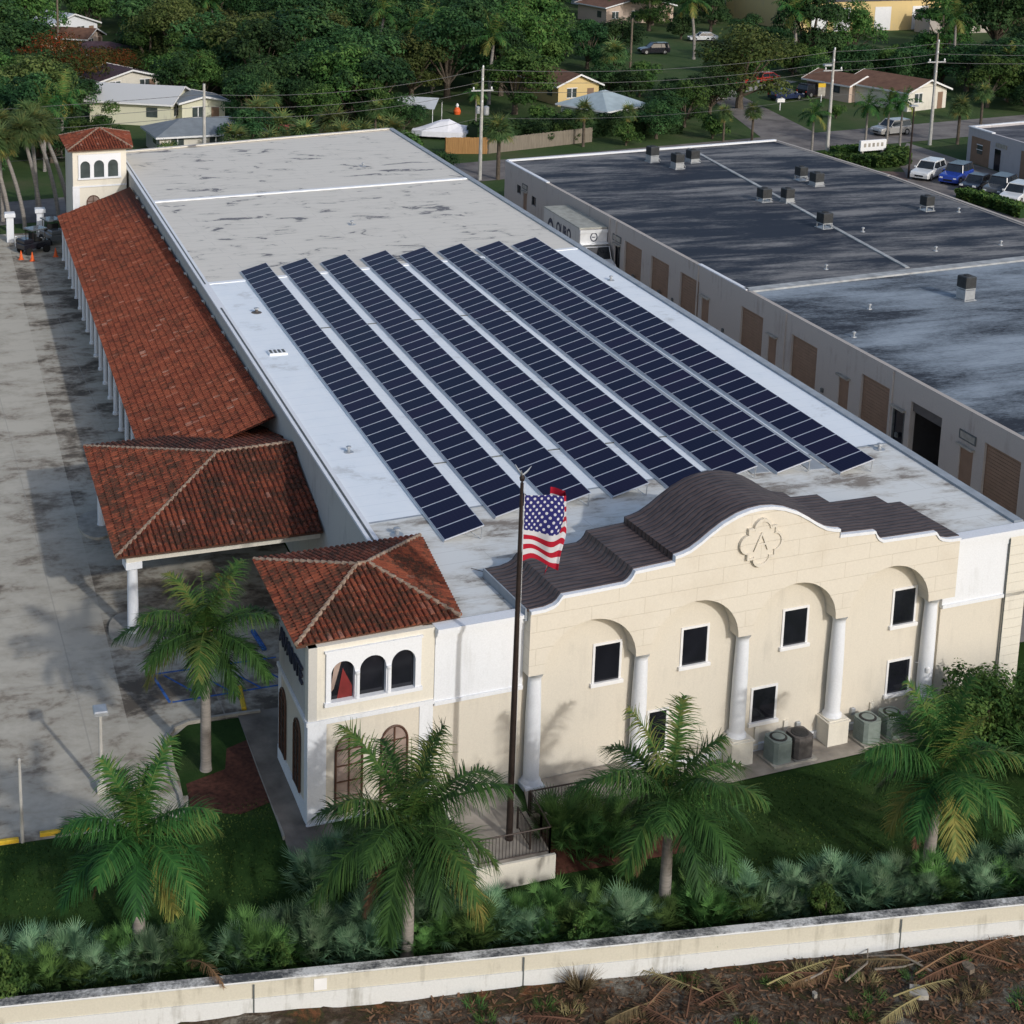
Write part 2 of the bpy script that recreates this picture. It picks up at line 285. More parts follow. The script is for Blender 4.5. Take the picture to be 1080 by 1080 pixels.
def dup(root,loc,rz=0,sc=1,label=None,group=None):
    r=root.copy(); COL.objects.link(r); r.location=loc; r.rotation_euler=(0,0,rz); r.scale=(sc,sc,sc) if not hasattr(sc,'__len__') else sc
    if label: r['label']=label
    if group: r['group']=group
    for ch in root.children:
        c=ch.copy(); COL.objects.link(c); c.parent=r
        for g in ch.children:
            d=g.copy(); COL.objects.link(d); d.parent=c
    return r
def text_mesh(txt,size,extr,name,matk,parent,T,bold=0.0,align='CENTER'):
    cu=bpy.data.curves.new(name,'FONT'); cu.body=txt; cu.size=size; cu.extrude=extr; cu.offset=bold; cu.align_x=align; cu.align_y='CENTER'
    tmp=bpy.data.objects.new('tmp',cu); COL.objects.link(tmp); bpy.context.view_layer.update()
    me=bpy.data.meshes.new_from_object(tmp.evaluated_get(bpy.context.evaluated_depsgraph_get())); bpy.data.objects.remove(tmp); bpy.data.curves.remove(cu)
    me.name=name; me.materials.clear(); me.materials.append(MT[matk]); o=bpy.data.objects.new(name,me); COL.objects.link(o); o.parent=parent; o.matrix_local=T; return o
# ------------------------------------------------------------ site frame
E0=(9.306,0.968); FA=math.atan(0.104); ca,sa=math.cos(FA),math.sin(FA)
def W(a,d): return (E0[0]+a*ca-d*sa, E0[1]+a*sa+d*ca)
def LC(x,y):
    dx,dy=x-E0[0],y-E0[1]; return (dx*ca+dy*sa, -dx*sa+dy*ca)
def ss(t): t=max(0,min(1,t)); return t*t*(3-2*t)
def wall_y(x): return -6.75-0.0997*x
GZ=0.95
def gh(x,y):
    a,d=LC(x,y)
    if y>60 or x<-60 or x>60: return GZ
    hl=0.12+0.83*ss((y+3.2)/4.6)
    hr=GZ*ss((d-1.2)/6)
    t=ss((a+0.6)/1.6) if d>-4.2 else ss((a+6)/8)
    h=hl*(1-t)+hr*t
    if x>33: h=h*(1-ss((x-33)/8))+GZ*ss((x-33)/8)
    o=wall_y(x)+.15-y
    if o>0: h=-0.12+0.05*noise.noise(Vector((x*.3,y*.3,0)))*2+0.02*noise.noise(Vector((x*1.7,y*1.7,0)))*2
    return h
def frange(a,b,s):
    r=[];x=a
    while x<b-1e-6: r.append(x); x+=s
    return r
xs=[-2500,-900,-400,-150,-80]+frange(-40,-14,4)+frange(-14,46,0.6)+frange(46,100,6)+[100,160,300,600,1200,3000]
ys=[-400,-150,-80,-50]+frange(-30,-14,3)+frange(-14,-4,0.2)+frange(-4,14,0.5)+frange(14,60,4)+[60,80,120,200,300,500,900,1800,3500]
mb=MB(); nx=len(xs); idx=mb.vs([(x,y,gh(x,y)) for y in ys for x in xs])
for j in range(len(ys)-1):
    for i in range(nx-1):
        cxx=(xs[i]+xs[i+1])/2; cyy=(ys[j]+ys[j+1])/2
        mb.cur=1 if cyy<wall_y(cxx)+.15 else (0 if cyy<60 else 2)
        a=j*nx+i; mb.face((a,a+1,a+nx+1,a+nx))
struct(mb.build('ground',['grass','soil','grassfar'],smooth=True))
def sheet(name,pts,k,z=None,dz=0.0,kind='structure'):
    mb=MB(); mb.poly([(p[0],p[1],(GZ if z is None else z)+dz) for p in pts]); return struct(mb.build(name,k))
sheet('parking_lot',[(-45,1.92),(-2.7,1.92),(-2.45,3.2),(-2.62,5),(-2.5,7.0),(-1.7,7.85),(0,7.92),(5.3,7.92),(5.3,86),(-45,86)],'lot',dz=0.012)
sheet('drive_lane',[(-3.85,7.95),(-1.7,7.95),(0,7.98),(5.3,7.98),(5.3,86),(-3.6,86)],'lot2',dz=0.016)
mb=MB(); bedp=[(-2.62,3.3),(0.25,3.3),(0.22,7.86),(-1.7,7.8),(-2.42,7.0),(-2.55,5)]
mb.poly([(x,y,GZ+0.016) for x,y in bedp]); struct(mb.build('planting_bed','grass'))
mb=MB(); mb.poly([(x,y,max(gh(x,y),GZ-.02)+0.02) for x,y in [(-2.5,2.3),(-.9,1.75),(0.22,2.2),(0.22,6.3),(-0.6,5.9),(-0.9,4.6),(-2.4,4.0)]]); struct(mb.build('mulch_bed','mulch'))
mb=MB(); pp=[(0.24,8.2),(0.24,6),(0.24,4),(0.24,2),(0.26,.6),(0.3,-.4)]
for a,b in zip(pp,pp[1:]): mb.poly([(a[0],a[1],max(gh(*a)+.05,.5)),(b[0],b[1],max(gh(*b)+.05,.5)),(1.14,b[1]+.0,max(gh(*b)+.05,.5)),(1.14,a[1],max(gh(*a)+.05,.5))])
mb.poly([(1.14,4.6,GZ+.052),(2.4,4.6,GZ+.052),(2.4,8.2,GZ+.052),(1.14,8.2,GZ+.052)]); mb.poly([(1.14,.8,.94),(.3,-.4,.80),(.4,-1.0,.66),(2.0,-.6,.70),(2.0,.9,.93)])
struct(mb.build('side_walk','walk'))
# thin slabs in the front garden
mb=MB(); 
for a0,a1 in ((4.6,7.5),(7.5,10.5),(10.5,13.6),(13.6,17)):
    P=[W(a0,-0.95),W(a1,-0.95),W(a1,0.58),W(a0,0.58)]; mb.poly([(x,y,gh(x,y)+.035+.003*a0/17) for x,y in P])
struct(mb.build('equipment_apron','porch'))
# kerbs
def kerb(name,pts,h=0.13,wd=0.13,k='kerb'):
    mb=MB()
    for p,q in zip(pts,pts[1:]): mb.strip(p,q,GZ-.3,GZ+h+random.random()*.004,wd)
    return struct(mb.build(name,k))
kerb('bed_kerb',[(-2.7,1.95),(-2.66,3.2),(-2.74,4.3),(-2.72,5.6),(-2.6,6.9),(-2.2,7.6),(-1.6,7.9),(-.2,7.99),(1.1,8.02)])
kerb('walk_kerb',[(0.24,8.0),(0.2,4),(0.22,0.2)],0.02,0.07)
# back road, side street, lots
def rdy(x): return 98.6+0.19*(x-41)
sheet('back_road',[(-60,rdy(-60)-1),(200,rdy(200)-1),(200,rdy(200)+7.5),(-60,rdy(-60)+7.5)],'asphalt',dz=0.02)
sheet('side_street',[(79.5,rdy(80)+7.3),(87,rdy(87)+7.3),(91.5,141),(94,153),(90,153),(87,141)],'asphalt',dz=0.026)
sheet('parking_lane',[(81.5,20),(93.9,20),(93.9,rdy(94)-1.2),(86.8,98.5),(84.5,93.5),(81.5,88)],'asphalt',dz=0.016)
sheet('paver_strip',[(69,20),(81.7,20),(82.5,88),(84.4,93.4),(76,97.4),(69,92)],'pavers',dz=0.012)
sheet('alley',[(30.9,6),(38.2,6),(38.2,96),(30.9,96)],'asphalt',dz=0.03)
sheet('front_walk_far',[(90,141),(105,150),(104,151.5),(89.6,143)],'kerb',dz=0.03)
# ------------------------------------------------------------ main building
B=thing('commercial_building','large cream stucco building with arched front, white flat roof and red tiled side roofs','building',(E0[0],E0[1],0),FA)
def lcl(pts): return [LC(*p) for p in pts]
XL,XR=5.36,30.95
FLw=(XL,W(-3.9,.6)[1]); FRw=W(21.84,.55); BLw=(5.5,86.3); BRw=(30.95,92.6)
# left long wall, back wall, right wall, front wings
def wallpart(name,k,segs,parent=B):
    mb=MB()
    for (p,q,z0,z1,th,side) in segs: mb.strip(LC(*p),LC(*q),z0,z1,th,side)
    return mb.build(name,k,parent)
wallpart('side_wall','grey',[(FLw,BLw,-.3,7.30,.3,-1)])
wallpart('side_wall','white',[(FRw,BRw,-.4,7.30,.3,1)])
wallpart('back_wall','grey',[(BLw,BRw,0,7.36,.3,-1)])
# coping on the long sides
wallpart('parapet_coping','white',[((XL-.06,1.3),(5.44,86.4),7.302,7.40,.44,-1)])
wallpart('gutter','copdark',[((XL+.10,8.3),(XL+.17,40),7.402,7.412,.10,-1),((XL+.17,45),(5.65,84),7.402,7.412,.09,-1)])
wallpart('parapet_coping','coping',[((FRw[0]+.1,FRw[1]+.4),(BRw[0]+.1,BRw[1]),7.302,7.40,.42,1)])
wallpart('parapet_coping','roofworn',[((5.8,86.40),(30.5,92.48),7.362,7.45,.42,-1)])
# pilaster blocks along the left wall under the coping
for y in frange(28.5,75,3.15):
    mb=MB(); T=Matrix.Rotation(-FA,4,'Z'); a,d=LC(XL-.10,y); mb.box(-.03,.12,-.20,.20,6.2,6.62,Matrix.Translation((a,d,0))@T); mb.build('wall_bracket','grey',B)
mb=MB()
a,d=LC(XL-.03,28); 
# roof deck
def deck(name,k,pts,z):
    mb=MB(); mb.poly([(*LC(x,y),z) for x,y in pts]); return mb.build(name,k,B)
deck('roof_deck','roofdirty',[(XL+.25,1.6),(30.7,4.1),(30.68,13.1),(XL+.25,10.1)],7.3)
deck('roof_deck','roofwhite',[(XL+.25,10.1),(30.68,13.1),(30.68,48.6),(XL+.3,45.3)],7.3)
deck('roof_deck','roofworn',[(XL+.3,45.3),(30.68,48.6),(30.7,92.4),(5.7,86.3)],7.3)
wallpart('roof_seam','seam',[((XL+.36,45.2),(30.6,48.5),7.28,7.345,.38,1)])
wallpart('roof_seam','seam',[((XL+.36,67.3),(30.6,70.6),7.28,7.38,.42,1)])
wallpart('roof_seam','coping',[((XL+.5,10.0),(30.6,13.05),7.29,7.306,.13,1)])
# front wings
mb=MB(); mb.box(-3.6,-0.24,.5,.8,-.3,4.52); mb.build('front_wall','cream',B)
for x0,x1 in ((-3.6,-.24),(17.88,20.88)): mb=MB(); mb.box(x0,x1,.46,.8,4.66,7.05); mb.build('upper_wall','white',B)
for x0,x1 in ((-3.6,-.24),(17.88,21.94)):
    mb=MB(); mb.box(x0,x1,.40,.8,4.52,4.66); mb.build('band_course','white',B); mb=MB(); mb.box(x0,x1,.38,.8,7.05,7.15); mb.box(x0,x1,.30,.8,7.15,7.28); mb.box(x0,x1,.24,.8,7.28,7.41)
    mb.box(x0,x1,.43,.46,6.78,7.05)
    mb.build('cornice','white',B)
mb=MB(); mb.box(17.88,20.88,.5,.8,-.4,4.52); mb.build('front_wall','cream',B)
mb=MB()
for k in range(19):
    z=-.35+k*.39; mb.box(20.9+.0,21.9,.40,.9,z,z+.375)
mb.box(20.93,21.87,.43,.9,-.4,7.05); mb.build('quoin_pilaster','creampale',B)
# recessed wall behind the arches
mb=MB(); mb.box(-.24,17.88,.6,.85,.32,7.3); mb.build('front_wall','cream',B)
mb=MB(); mb.box(4.6,17.88,.54,.85,-.4,.30); mb.box(4.6,17.88,.50,.85,.30,.34); mb.build('plinth','white',B)
HP=[(-.25,7.6),(.3,7.62),(.62,7.70),(.78,7.80),(.88,7.93),(.95,8.01),(2.2,8.03),(3.4,8.06),(3.58,8.16),(3.70,8.30),(3.785,8.47),(4.6,8.51),(5.38,8.55),(5.385,8.78),(5.7,8.84),(6.0,8.93),(6.4,9.15),(6.83,9.44),(7.3,9.72),(7.9,9.97),(8.4,10.09),(8.9,10.13)]
PRO=HP+[(17.8-x,z) for x,z in reversed(HP[:-1])]
def top(x):
    for (x0,z0),(x1,z1) in zip(PRO,PRO[1:]):
        if x0<=x<=x1: return z0+(z1-z0)*((x-x0)/(x1-x0) if x1>x0 else 0)
    return PRO[0][1] if x<0 else PRO[-1][1]
def archwall(mb,x0,x1,z0,topf,arches,y0,y1,extra=[],zbot=None,n=20):
    xs=set([x0,x1]+[e for e in extra if x0<e<x1])
    for c,r,zs,h in arches:
        for k in range(n+1): xs.add(round(c-r*math.cos(math.pi*k/n),5))
    xs=sorted(xs)
    def low(x,side):
        xm=x+side*1e-4
        for c,r,zs,h in arches:
            if abs(xm-c)<r: return zs+h*math.sqrt(max(0,1-((x-c)/r)**2))
        return z0
    def inside(xm): return any(abs(xm-c)<r for c,r,zs,h in arches)
    for a,b in zip(xs,xs[1:]):
        if b-a<1e-5: continue
        la,lb=low(a,1),low(b,-1); ta,tb=topf(a+1e-5),topf(b-1e-5)
        mb.poly([(a,y0,la),(b,y0,lb),(b,y0,tb),(a,y0,ta)])
        mb.poly([(b,y1,lb),(a,y1,la),(a,y1,ta),(b,y1,tb)])
        mb.poly([(a,y0,la),(a,y1,la),(b,y1,lb),(b,y0,lb)])
        mb.poly([(a,y0,ta),(b,y0,tb),(b,y1,tb),(a,y1,ta)])
        if zbot is not None and inside((a+b)/2):
            mb.box(a,b,y0,y1,z0,zbot)
    for c,r,zs,h in arches:
        if zs>z0+1e-4:
            for x in (c-r,c+r): mb.poly([(x,y0,z0),(x,y1,z0),(x,y1,zs),(x,y0,zs)])
    for x in (x0,x1): mb.poly([(x,y0,z0),(x,y1,z0),(x,y1,topf(x+(1e-5 if x==x0 else -1e-5))),(x,y0,topf(x+(1e-5 if x==x0 else -1e-5)))])
AR=[(2.18+4.2635*i,1.83,5.2,1.74) for i in range(4)]
mb=MB(); archwall(mb,-.25,18.05,5.2,lambda x: top(min(x,17.8)),AR,0,.6,[x for x,z in PRO]+[17.8]); mb.build('portico_wall','portico',B)
# white trim and brown roof of the pediment
def sweep(mb,prof,y0,y1,t0,t1,close=True):
    for (x0,z0),(x1,z1) in zip(prof,prof[1:]):
        mb.poly([(x0,y0,z0+t1),(x1,y0,z1+t1),(x1,y1,z1+t1),(x0,y1,z0+t1)])
        mb.poly([(x0,y0,z0+t0),(x1,y0,z1+t0),(x1,y0,z1+t1),(x0,y0,z0+t1)])
        mb.poly([(x1,y1,z1+t0),(x0,y1,z0+t0),(x0,y1,z0+t1),(x1,y1,z1+t1)])
        mb.poly([(x1,y0,z1+t0),(x0,y0,z0+t0),(x0,y1,z0+t0),(x1,y1,z1+t0)])
    for i in (0,-1):
        x,z=prof[i]; mb.poly([(x,y0,z+t0),(x,y1,z+t0),(x,y1,z+t1),(x,y0,z+t1)])
PR2=PRO+[(18.06,7.6)]
mb=MB(); sweep(mb,PR2,-.05,.14,-.07,.05); mb.build('pediment_trim','white',B)
RF=[(x if i else -.3,z) for i,(x,z) in enumerate(PRO)]+[(18.10,7.6)]
mb=MB(); sweep(mb,RF,.142,3.55,-.03,.075); mb.build('pediment_roof','shingle',B)
mb=MB()
for (x0,z0),(x1,z1) in zip(PRO,PRO[1:]):
    mb.poly([(x0,3.45,7.2),(x1,3.45,7.2),(x1,3.45,z1-.03),(x0,3.45,z0-.03)])
for x,z in (PRO[0],PRO[-1]): mb.poly([(x,.5,7.15),(x,3.45,7.15),(x,3.45,z-.03),(x,.5,z-.03)])
mb.build('pediment_back','grey',B)
mb=MB()
for i,(x0,x1) in enumerate(((-.36,-.24),)): mb.box(x0,x1,.2,3.6,7.2,7.66)
mb.build('flashing','coping',B)
# columns
for i in range(5):
    x=.15+4.2635*i; c=thing('column',None,None,(x,.30,0)); c.parent=B; del_l=c
    zb=1.06 if i>=2 else .95
    mb=MB(); prof=[(zb,.36),(zb+.10,.36),(zb+.14,.30),(zb+.22,.285),(zb+1.3,.285),(3.5,.275),(4.9,.235),(5.0,.235),(5.04,.27),(5.1,.27),(5.1,.30),(5.2,.30)]
    mb.lathe(0,0,prof,28); s_=mb.build('shaft','white',c,smooth=False)
    for p in s_.data.polygons: p.use_smooth=len(p.vertices)==4
    if i<2: mb=MB(); mb.bevbox(-.38,.38,-.38,.32,.6,.95,.02); mb.build('plinth','white',c)
    if i>=2:
        mb=MB(); mb.bevbox(-.46,.46,-.46,.32,-.4,.95,.02); mb.box(-.50,.50,-.50,.32,.95,1.01); mb.box(-.42,.42,-.42,.32,1.01,1.06); mb.build('pedestal','creampale',c)
# windows of the front
def rect_window(x0,x1,z0,z1,yw,parent=B,name='window',door=False):
    t=thing(name,None,None,(0,0,0)); t.parent=parent
    f=MB(); w_=.09; y0=yw-.035
    f.box(x0-w_,x0,y0,yw+.01,z0,z1); f.box(x1,x1+w_,y0,yw+.01,z0,z1); f.box(x0-w_,x1+w_,y0-.002,yw+.01,z1,z1+w_)
    if door: f.box(x0-w_,x1+w_,y0-.002,yw+.01,z0-.06,z0)
    f.build('frame','winframe',t)
    if not door:
        s=MB(); s.bevbox(x0-.16,x1+.16,yw-.12,yw+.01,z0-.14,z0,.015); s.build('sill','winframe',t)
    g=MB(); g.poly([(x0,yw-.006,z0),(x1,yw-.006,z0),(x1,yw-.006,z1),(x0,yw-.006,z1)]); g.build('pane','glass',t)
    return t
for x0,x1 in ((2.68,3.68),(6.30,7.32),(10.67,11.67),(15.67,16.65)): rect_window(x0,x1,4.13,5.55,.6)
for x0,x1 in ((9.5,10.5),(15.68,16.66)): rect_window(x0,x1,1.24,2.57,.6)
rect_window(5.05,5.77,.86,2.5,.6,name='door',door=True)
# emblem: relief quatrefoil with a letter
def quat(r):
    pts=[]; 
    for q in range(4):
        a0=q*math.pi/2
        for k in range(9):
            th=-math.pi/2+math.pi*k/8; x=.62*r+.40*r*math.cos(th); y=.40*r*math.sin(th)
            pts.append((x*math.cos(a0)-y*math.sin(a0),x*math.sin(a0)+y*math.cos(a0)))
        x=y=.66*r
        for (x,y) in ((.66*r,.42*r),(.66*r,.66*r),(.42*r,.66*r)): pts.append((x*math.cos(a0)-y*math.sin(a0),x*math.sin(a0)+y*math.cos(a0)))
    return pts
em=thing('emblem',None,None,(8.94,0,8.84)); em.parent=B
mb=MB(); Q=quat(.92); Q2=quat(.80)
def ext(mb,pts,y0,y1):
    n=len(pts); i=mb.vs([(x,y0,z) for x,z in pts]+[(x,y1,z) for x,z in pts])
    for k in range(n): mb.face((i+k,i+(k+1)%n,i+n+(k+1)%n,i+n+k))
    mb.face([i+k for k in reversed(range(n))])
ext(mb,Q,-.09,.0); mb.build('backing','portico',em)
mb=MB(); n=len(Q); i=mb.vs([(x,-.14,z) for x,z in Q]+[(x,-.14,z) for x,z in Q2]+[(x,-.092,z) for x,z in Q]+[(x,-.092,z) for x,z in Q2])
for k in range(n):
    j=(k+1)%n; mb.face((i+k,i+j,i+n+j,i+n+k)); mb.face((i+2*n+k,i+2*n+j,i+j,i+k)); mb.face((i+n+k,i+n+j,i+3*n+j,i+3*n+k))
mb.build('rim','portico',em)
text_mesh('A',1.05,.03,'letter','portico',em,Matrix.Translation((-.02,-.12,0.02))@Matrix.Rotation(R(90),4,'X'),-0.012)
# wall fittings
def bulk(x,z,nm,k,dx=.09,dz=.14,dy=.12):
    mb=MB(); mb.bevbox(x-dx,x+dx,.6-dy,.6,z-dz,z+dz,.02); return mb.build(nm,k,B)
for x,z in ((8.75,.85),(11.6,.75),(14.1,.85)): bulk(x,z,'disconnect_box','galv')
for x in (9.75,11.05,15.0): 
    mb=MB(); mb.box(x-.09,x+.09,.52,.6,.1,1.05); mb.build('pipe_cover','creampale',B)
mb=MB(); mb.tube([(16.95,.6,2.35),(16.95,.35,2.45),(17.05,.1,2.4)],.025,6); mb.lathe(17.1,.05,[(2.15,.03),(2.2,.09),(2.36,.09),(2.42,.03)],10); mb.build('camera_bracket','winframe',B)
mb=MB(); mb.box(20.87,20.90,.36,.40,-.3,7.0); mb.build('downspout','copdark',B)
# ------------------------------------------------------------ towers
def arch_poly(cx,r,z0,zs,h,n=16):
    return [(cx-r,z0),(cx+r,z0)]+[(cx+r*math.cos(math.pi*k/n),zs+h*math.sin(math.pi*k/n)) for k in range(n+1)]
def arched_window(parent,cx,r,z0,zs,h,yw,paneM='glassp',mull=True,T=None):
    t=thing('window',None,None,(0,0,0)); t.parent=parent
    if T is not None: t.matrix_local=T
    g=MB(); P=arch_poly(cx,r,z0,zs,h); g.poly([(x,yw-.01,z) for x,z in P]); g.build('pane',paneM,t)
    f=MB(); pts=P[1:]+[P[0]]
    pr=[(x,yw-.03,z) for x,z in ([P[0]]+[P[1]]+P[2:]+[P[0]])]
    f.tube(pr,.04,6)
    if mull:
        f.box(cx-.025,cx+.025,yw-.05,yw-.015,z0,zs+h)
        for k in range(1,5):
            z=z0+(zs-z0+h*.3)*k/4.2; f.box(cx-r,cx+r,yw-.045,yw-.012,z-.02,z+.02)
    f.build('frame','mull',t); return t
# tiled slopes
def tiled(mb,eL,eR,tL,tR,tw=.215,tl=.33,amp=.075,rng=None):
    """barrel tiles over the quad/triangle eave(eL-eR) to top(tL-tR)"""
    rng=rng or random.Random(3)
    eL,eR,tL,tR=map(Vector,(eL,eR,tL,tR)); u=(eR-eL).normalized(); nrm=u.cross((tL+tR)/2-(eL+eR)/2).normalized()
    if nrm.z<0: nrm=-nrm
    up=nrm.cross(u).normalized()
    if up.z<0: up=-up
    def lc(p): d=p-eL; return (d.dot(u),d.dot(up))
    P=[lc(p) for p in (eL,eR,tR,tL)]
    H=max(P[2][1],P[3][1])
    # pan surface
    mb.cur=0; mb.tint=0.0; mb.poly([eL+nrm*.0,eR+nrm*.0,tR,tL] if (tL-tR).length>1e-3 else [eL,eR,tL])
    xmin=min(p[0] for p in P); xmax=max(p[0] for p in P)
    # each column's v extent inside the polygon
    def extent(x):
        vs=[]
        n=4
        for k in range(n):
            (x0,v0),(x1,v1)=P[k],P[(k+1)%n]
            if (x0-x)*(x1-x)<=0 and abs(x1-x0)>1e-6: vs.append(v0+(v1-v0)*(x-x0)/(x1-x0))
        return (min(vs),max(vs)) if len(vs)>=2 else None
    x=xmin+tw/2; ci=0
    while x<xmax:
        e=extent(x)
        if e and e[1]-e[0]>.08:
            v=e[0]-.05; jit=rng.uniform(-.02,.02)
            while v<e[1]-.04:
                v1=min(v+tl,e[1]); mb.tint=min(1,max(0,rng.gauss(.5,.15)+.25*noise.noise(Vector((x*2.2,v*.35,ci*.01)))+(.3 if rng.random()<.03 else 0))); r=tw*.40; wob=rng.uniform(-.012,.012)
                pts=[]
                for vv,lift,rr in ((v,.035,r*1.08),(v1,.0,r*.9)):
                    for k in range(5):
                        th=math.pi*k/4; pts.append(eL+u*(x+wob-rr*math.cos(th))+up*vv+nrm*(lift+amp*math.sin(th)))
                i=mb.vs(pts)
                for k in range(4): mb.face((i+k,i+k+1,i+5+k+1,i+5+k))
                mb.face((i,i+1,i+2,i+3,i+4))
                v+=tl*.97
        x+=tw; ci+=1
def ridge(mb,p,q,r=.08,step=.30):
    p,q=Vector(p),Vector(q); n=max(1,int((q-p).length/step)); d=(q-p)/n
    for k in range(n):
        a=p+d*k; b=a+d*1.08; mb.tint=random.random(); mb.tube([a+Vector((0,0,.05)),b+Vector((0,0,.015))],[r*1.1,r*.85],7)
def hiproof(parent,c,apexL,apexR,z0,k,loc=(0,0),name='tiled_roof',soff=True):
    """c: FL,FR,BR,BL corners (x,y); apexL (left end), apexR ridge ends (x,y,z)"""
    FL,FR,BR,BL=[Vector((x,y,z0)) for x,y in c]; A=Vector(apexL); D=Vector(apexR); rg=random.Random(11)
    mb=MB(); tiled(mb,FL,FR,A,D,rng=rg); tiled(mb,FR,BR,D,D,rng=rg); tiled(mb,BR,BL,D,A,rng=rg); tiled(mb,BL,FL,A,A,rng=rg)
    o=mb.build(name,k,parent)
    mb=MB()
    for p in (FL,BL): ridge(mb,p,A)
    for p in (FR,BR): ridge(mb,p,D)
    if (A-D).length>.2: ridge(mb,A,D)
    mb.build('ridge_cap','mortar',o)
    mb=MB(); mb.prism([(p.x,p.y) for p in (FL,FR,BR,BL)],z0-.12,z0-.02); mb.build('soffit','mull',o)
    return o
# front tower (world-aligned sides along y; face parallel to the front)
TW=thing('front_tower',None,None,(0,0,0)); TW.parent=B
c_=[LC(*p) for p in ((0.78,0.80),(6.70,1.50),(7.30,8.10),(0.74,7.50))]
ap=LC(3.75,4.2); ap2=LC(4.15,4.3)
hiproof(TW,c_,(ap[0],ap[1],8.45),(ap2[0],ap2[1],8.45),7.47,'tile')
fl=(-8.15,.5); sideback=LC(1.10,4.82)
mb=MB(); mb.box(-8.15,-7.5,.5,.8,4.75,7.4); mb.box(-4.2,-3.6,.5,.8,4.75,7.4); mb.box(-7.5,-4.2,.5,.8,7.15,7.4); mb.box(-7.5,-4.2,.5,.8,4.75,5.22); mb.build('tower_wall','creampale',TW)
mb=MB(); mb.box(-7.5,-4.15,.5,.8,.2,4.6); mb.box(-4.15,-3.6,.497,.8,.2,4.6); mb.build('tower_wall','cream',TW)
mb=MB(); mb.box(-8.17,-7.5,.47,.8,.2,4.6); mb.box(-4.12,-3.62,.47,.49,.2,4.6); mb.box(-8.2,-3.58,.42,.8,4.6,4.75); mb.box(-8.2,-8.15,.42,.5,4.75,4.78); mb.box(-8.2,-3.6,.44,.5,.1,.95); mb.build('tower_trim','white',TW)
# trifora
mb=MB(); archwall(mb,-7.55,-4.12,5.36,lambda x:7.15,[(-6.95,.42,6.35,.44),(-5.875,.475,6.35,.46),(-4.77,.44,6.35,.46)],.42,.66); mb.box(-7.6,-4.07,.38,.62,5.22,5.36); mb.box(-7.6,-4.07,.40,.5,7.15,7.22)
mb.build('arcade_frame','white',TW)
for x in (-6.44,-5.31):
    mb=MB(); mb.lathe(x,.42,[(5.36,.09),(5.45,.06),(6.2,.055),(6.28,.09),(6.35,.09)],12); mb.build('colonnette','white',TW)
mb=MB(); 
for x0,x1 in ((-7.37,-6.53),(-6.35,-5.40),(-5.21,-4.33)): mb.poly([(x0,.6,5.36),(x1,.6,5.36),(x1,.6,6.85),(x0,.6,6.85)])
mb.build('arcade_glass','glass',TW)
mb=MB(); mb.poly([(-7.1,.585,5.37),(-6.56,.585,5.37),(-6.56,.585,5.75),(-6.9,.59,6.45)]); mb.build('red_drape','drape',TW)
mb=MB(); mb.poly([(-7.36,.58,5.6),(-7.22,.58,5.75),(-6.95,.585,6.72),(-7.2,.58,6.62)]); mb.build('pale_drape','glassp',TW)
arched_window(TW,-6.68,.48,1.15,3.45,.58,.5); arched_window(TW,-5.03,.48,1.15,3.45,.58,.5)
# tower side wall facing the lot
s0=LC(1.15,.62); s1=LC(1.10,4.82)
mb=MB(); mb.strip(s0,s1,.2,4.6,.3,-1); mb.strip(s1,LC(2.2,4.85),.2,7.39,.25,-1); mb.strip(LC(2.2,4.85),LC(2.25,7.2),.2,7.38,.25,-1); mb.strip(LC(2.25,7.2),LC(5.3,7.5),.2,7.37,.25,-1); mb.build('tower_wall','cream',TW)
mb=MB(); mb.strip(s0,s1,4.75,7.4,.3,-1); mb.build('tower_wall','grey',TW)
mb=MB(); mb.strip(LC(1.08,.56),LC(1.03,4.9),4.602,4.748,.37,-1); mb.strip(LC(1.13,.62),LC(1.127,1.05),.2,4.6,.05,-1); mb.strip(LC(1.085,4.4),LC(1.08,4.84),.2,4.6,.05,-1); mb.strip(LC(1.1,.9),LC(1.06,4.82),.2,1.55,.05,-1); mb.build('tower_trim','white',TW)
sm=Matrix.Translation((*s0,0))@Matrix.Rotation(math.atan2(s1[1]-s0[1],s1[0]-s0[0])+math.pi,4,'Z')
# local x of T runs from back to front: x from -4.2 (back) to 0 (front), facing -normal
for cy in (3.45,1.35): arched_window(TW,-cy+.0,.42,1.62,3.6,.5,-.02,'glassg',True,sm)
text_mesh('AVANTE',.86,.03,'sign_letters','signdark',TW,sm@Matrix.Translation((-2.25,-.06,6.05))@Matrix.Rotation(R(90),4,'X'),.012)
# back tower
BT=thing('back_tower',None,None,(0,0,0)); BT.parent=B
y0=78.0
c_=[LC(*p) for p in ((0.75,77.8),(5.75,78.3),(6.35,84.9),(0.7,84.3))]; a=LC(3.5,81.2)
hiproof(BT,c_,(a[0],a[1],10.35),(a[0]+.05,a[1],10.35),9.27,'tilered')
mb=MB(); 
def strip_w(mb,p,q,z0,z1,th,side=-1): mb.strip(LC(*p),LC(*q),z0,z1,th,side)
mb.prism([LC(*p) for p in ((1.12,78.1),(5.3,78.55),(5.75,84.5),(1.1,84.0))],.5,9.2); mb.build('tower_wall','creampale',BT)
bm=Matrix.Translation((*LC(1.12,78.1),0))@Matrix.Rotation(math.atan2(.45,4.18)-FA,4,'Z')
fr=MB(); archwall(fr,.42,3.75,7.03,lambda x:8.86,[(.95,.38,7.95,.4),(2.03,.40,7.95,.42),(3.13,.40,7.95,.42)],-.10,-.02); fr.box(.38,3.79,-.14,-.02,6.9,7.03)
fro=fr.build('arcade_frame','white',BT); fro.matrix_local=bm
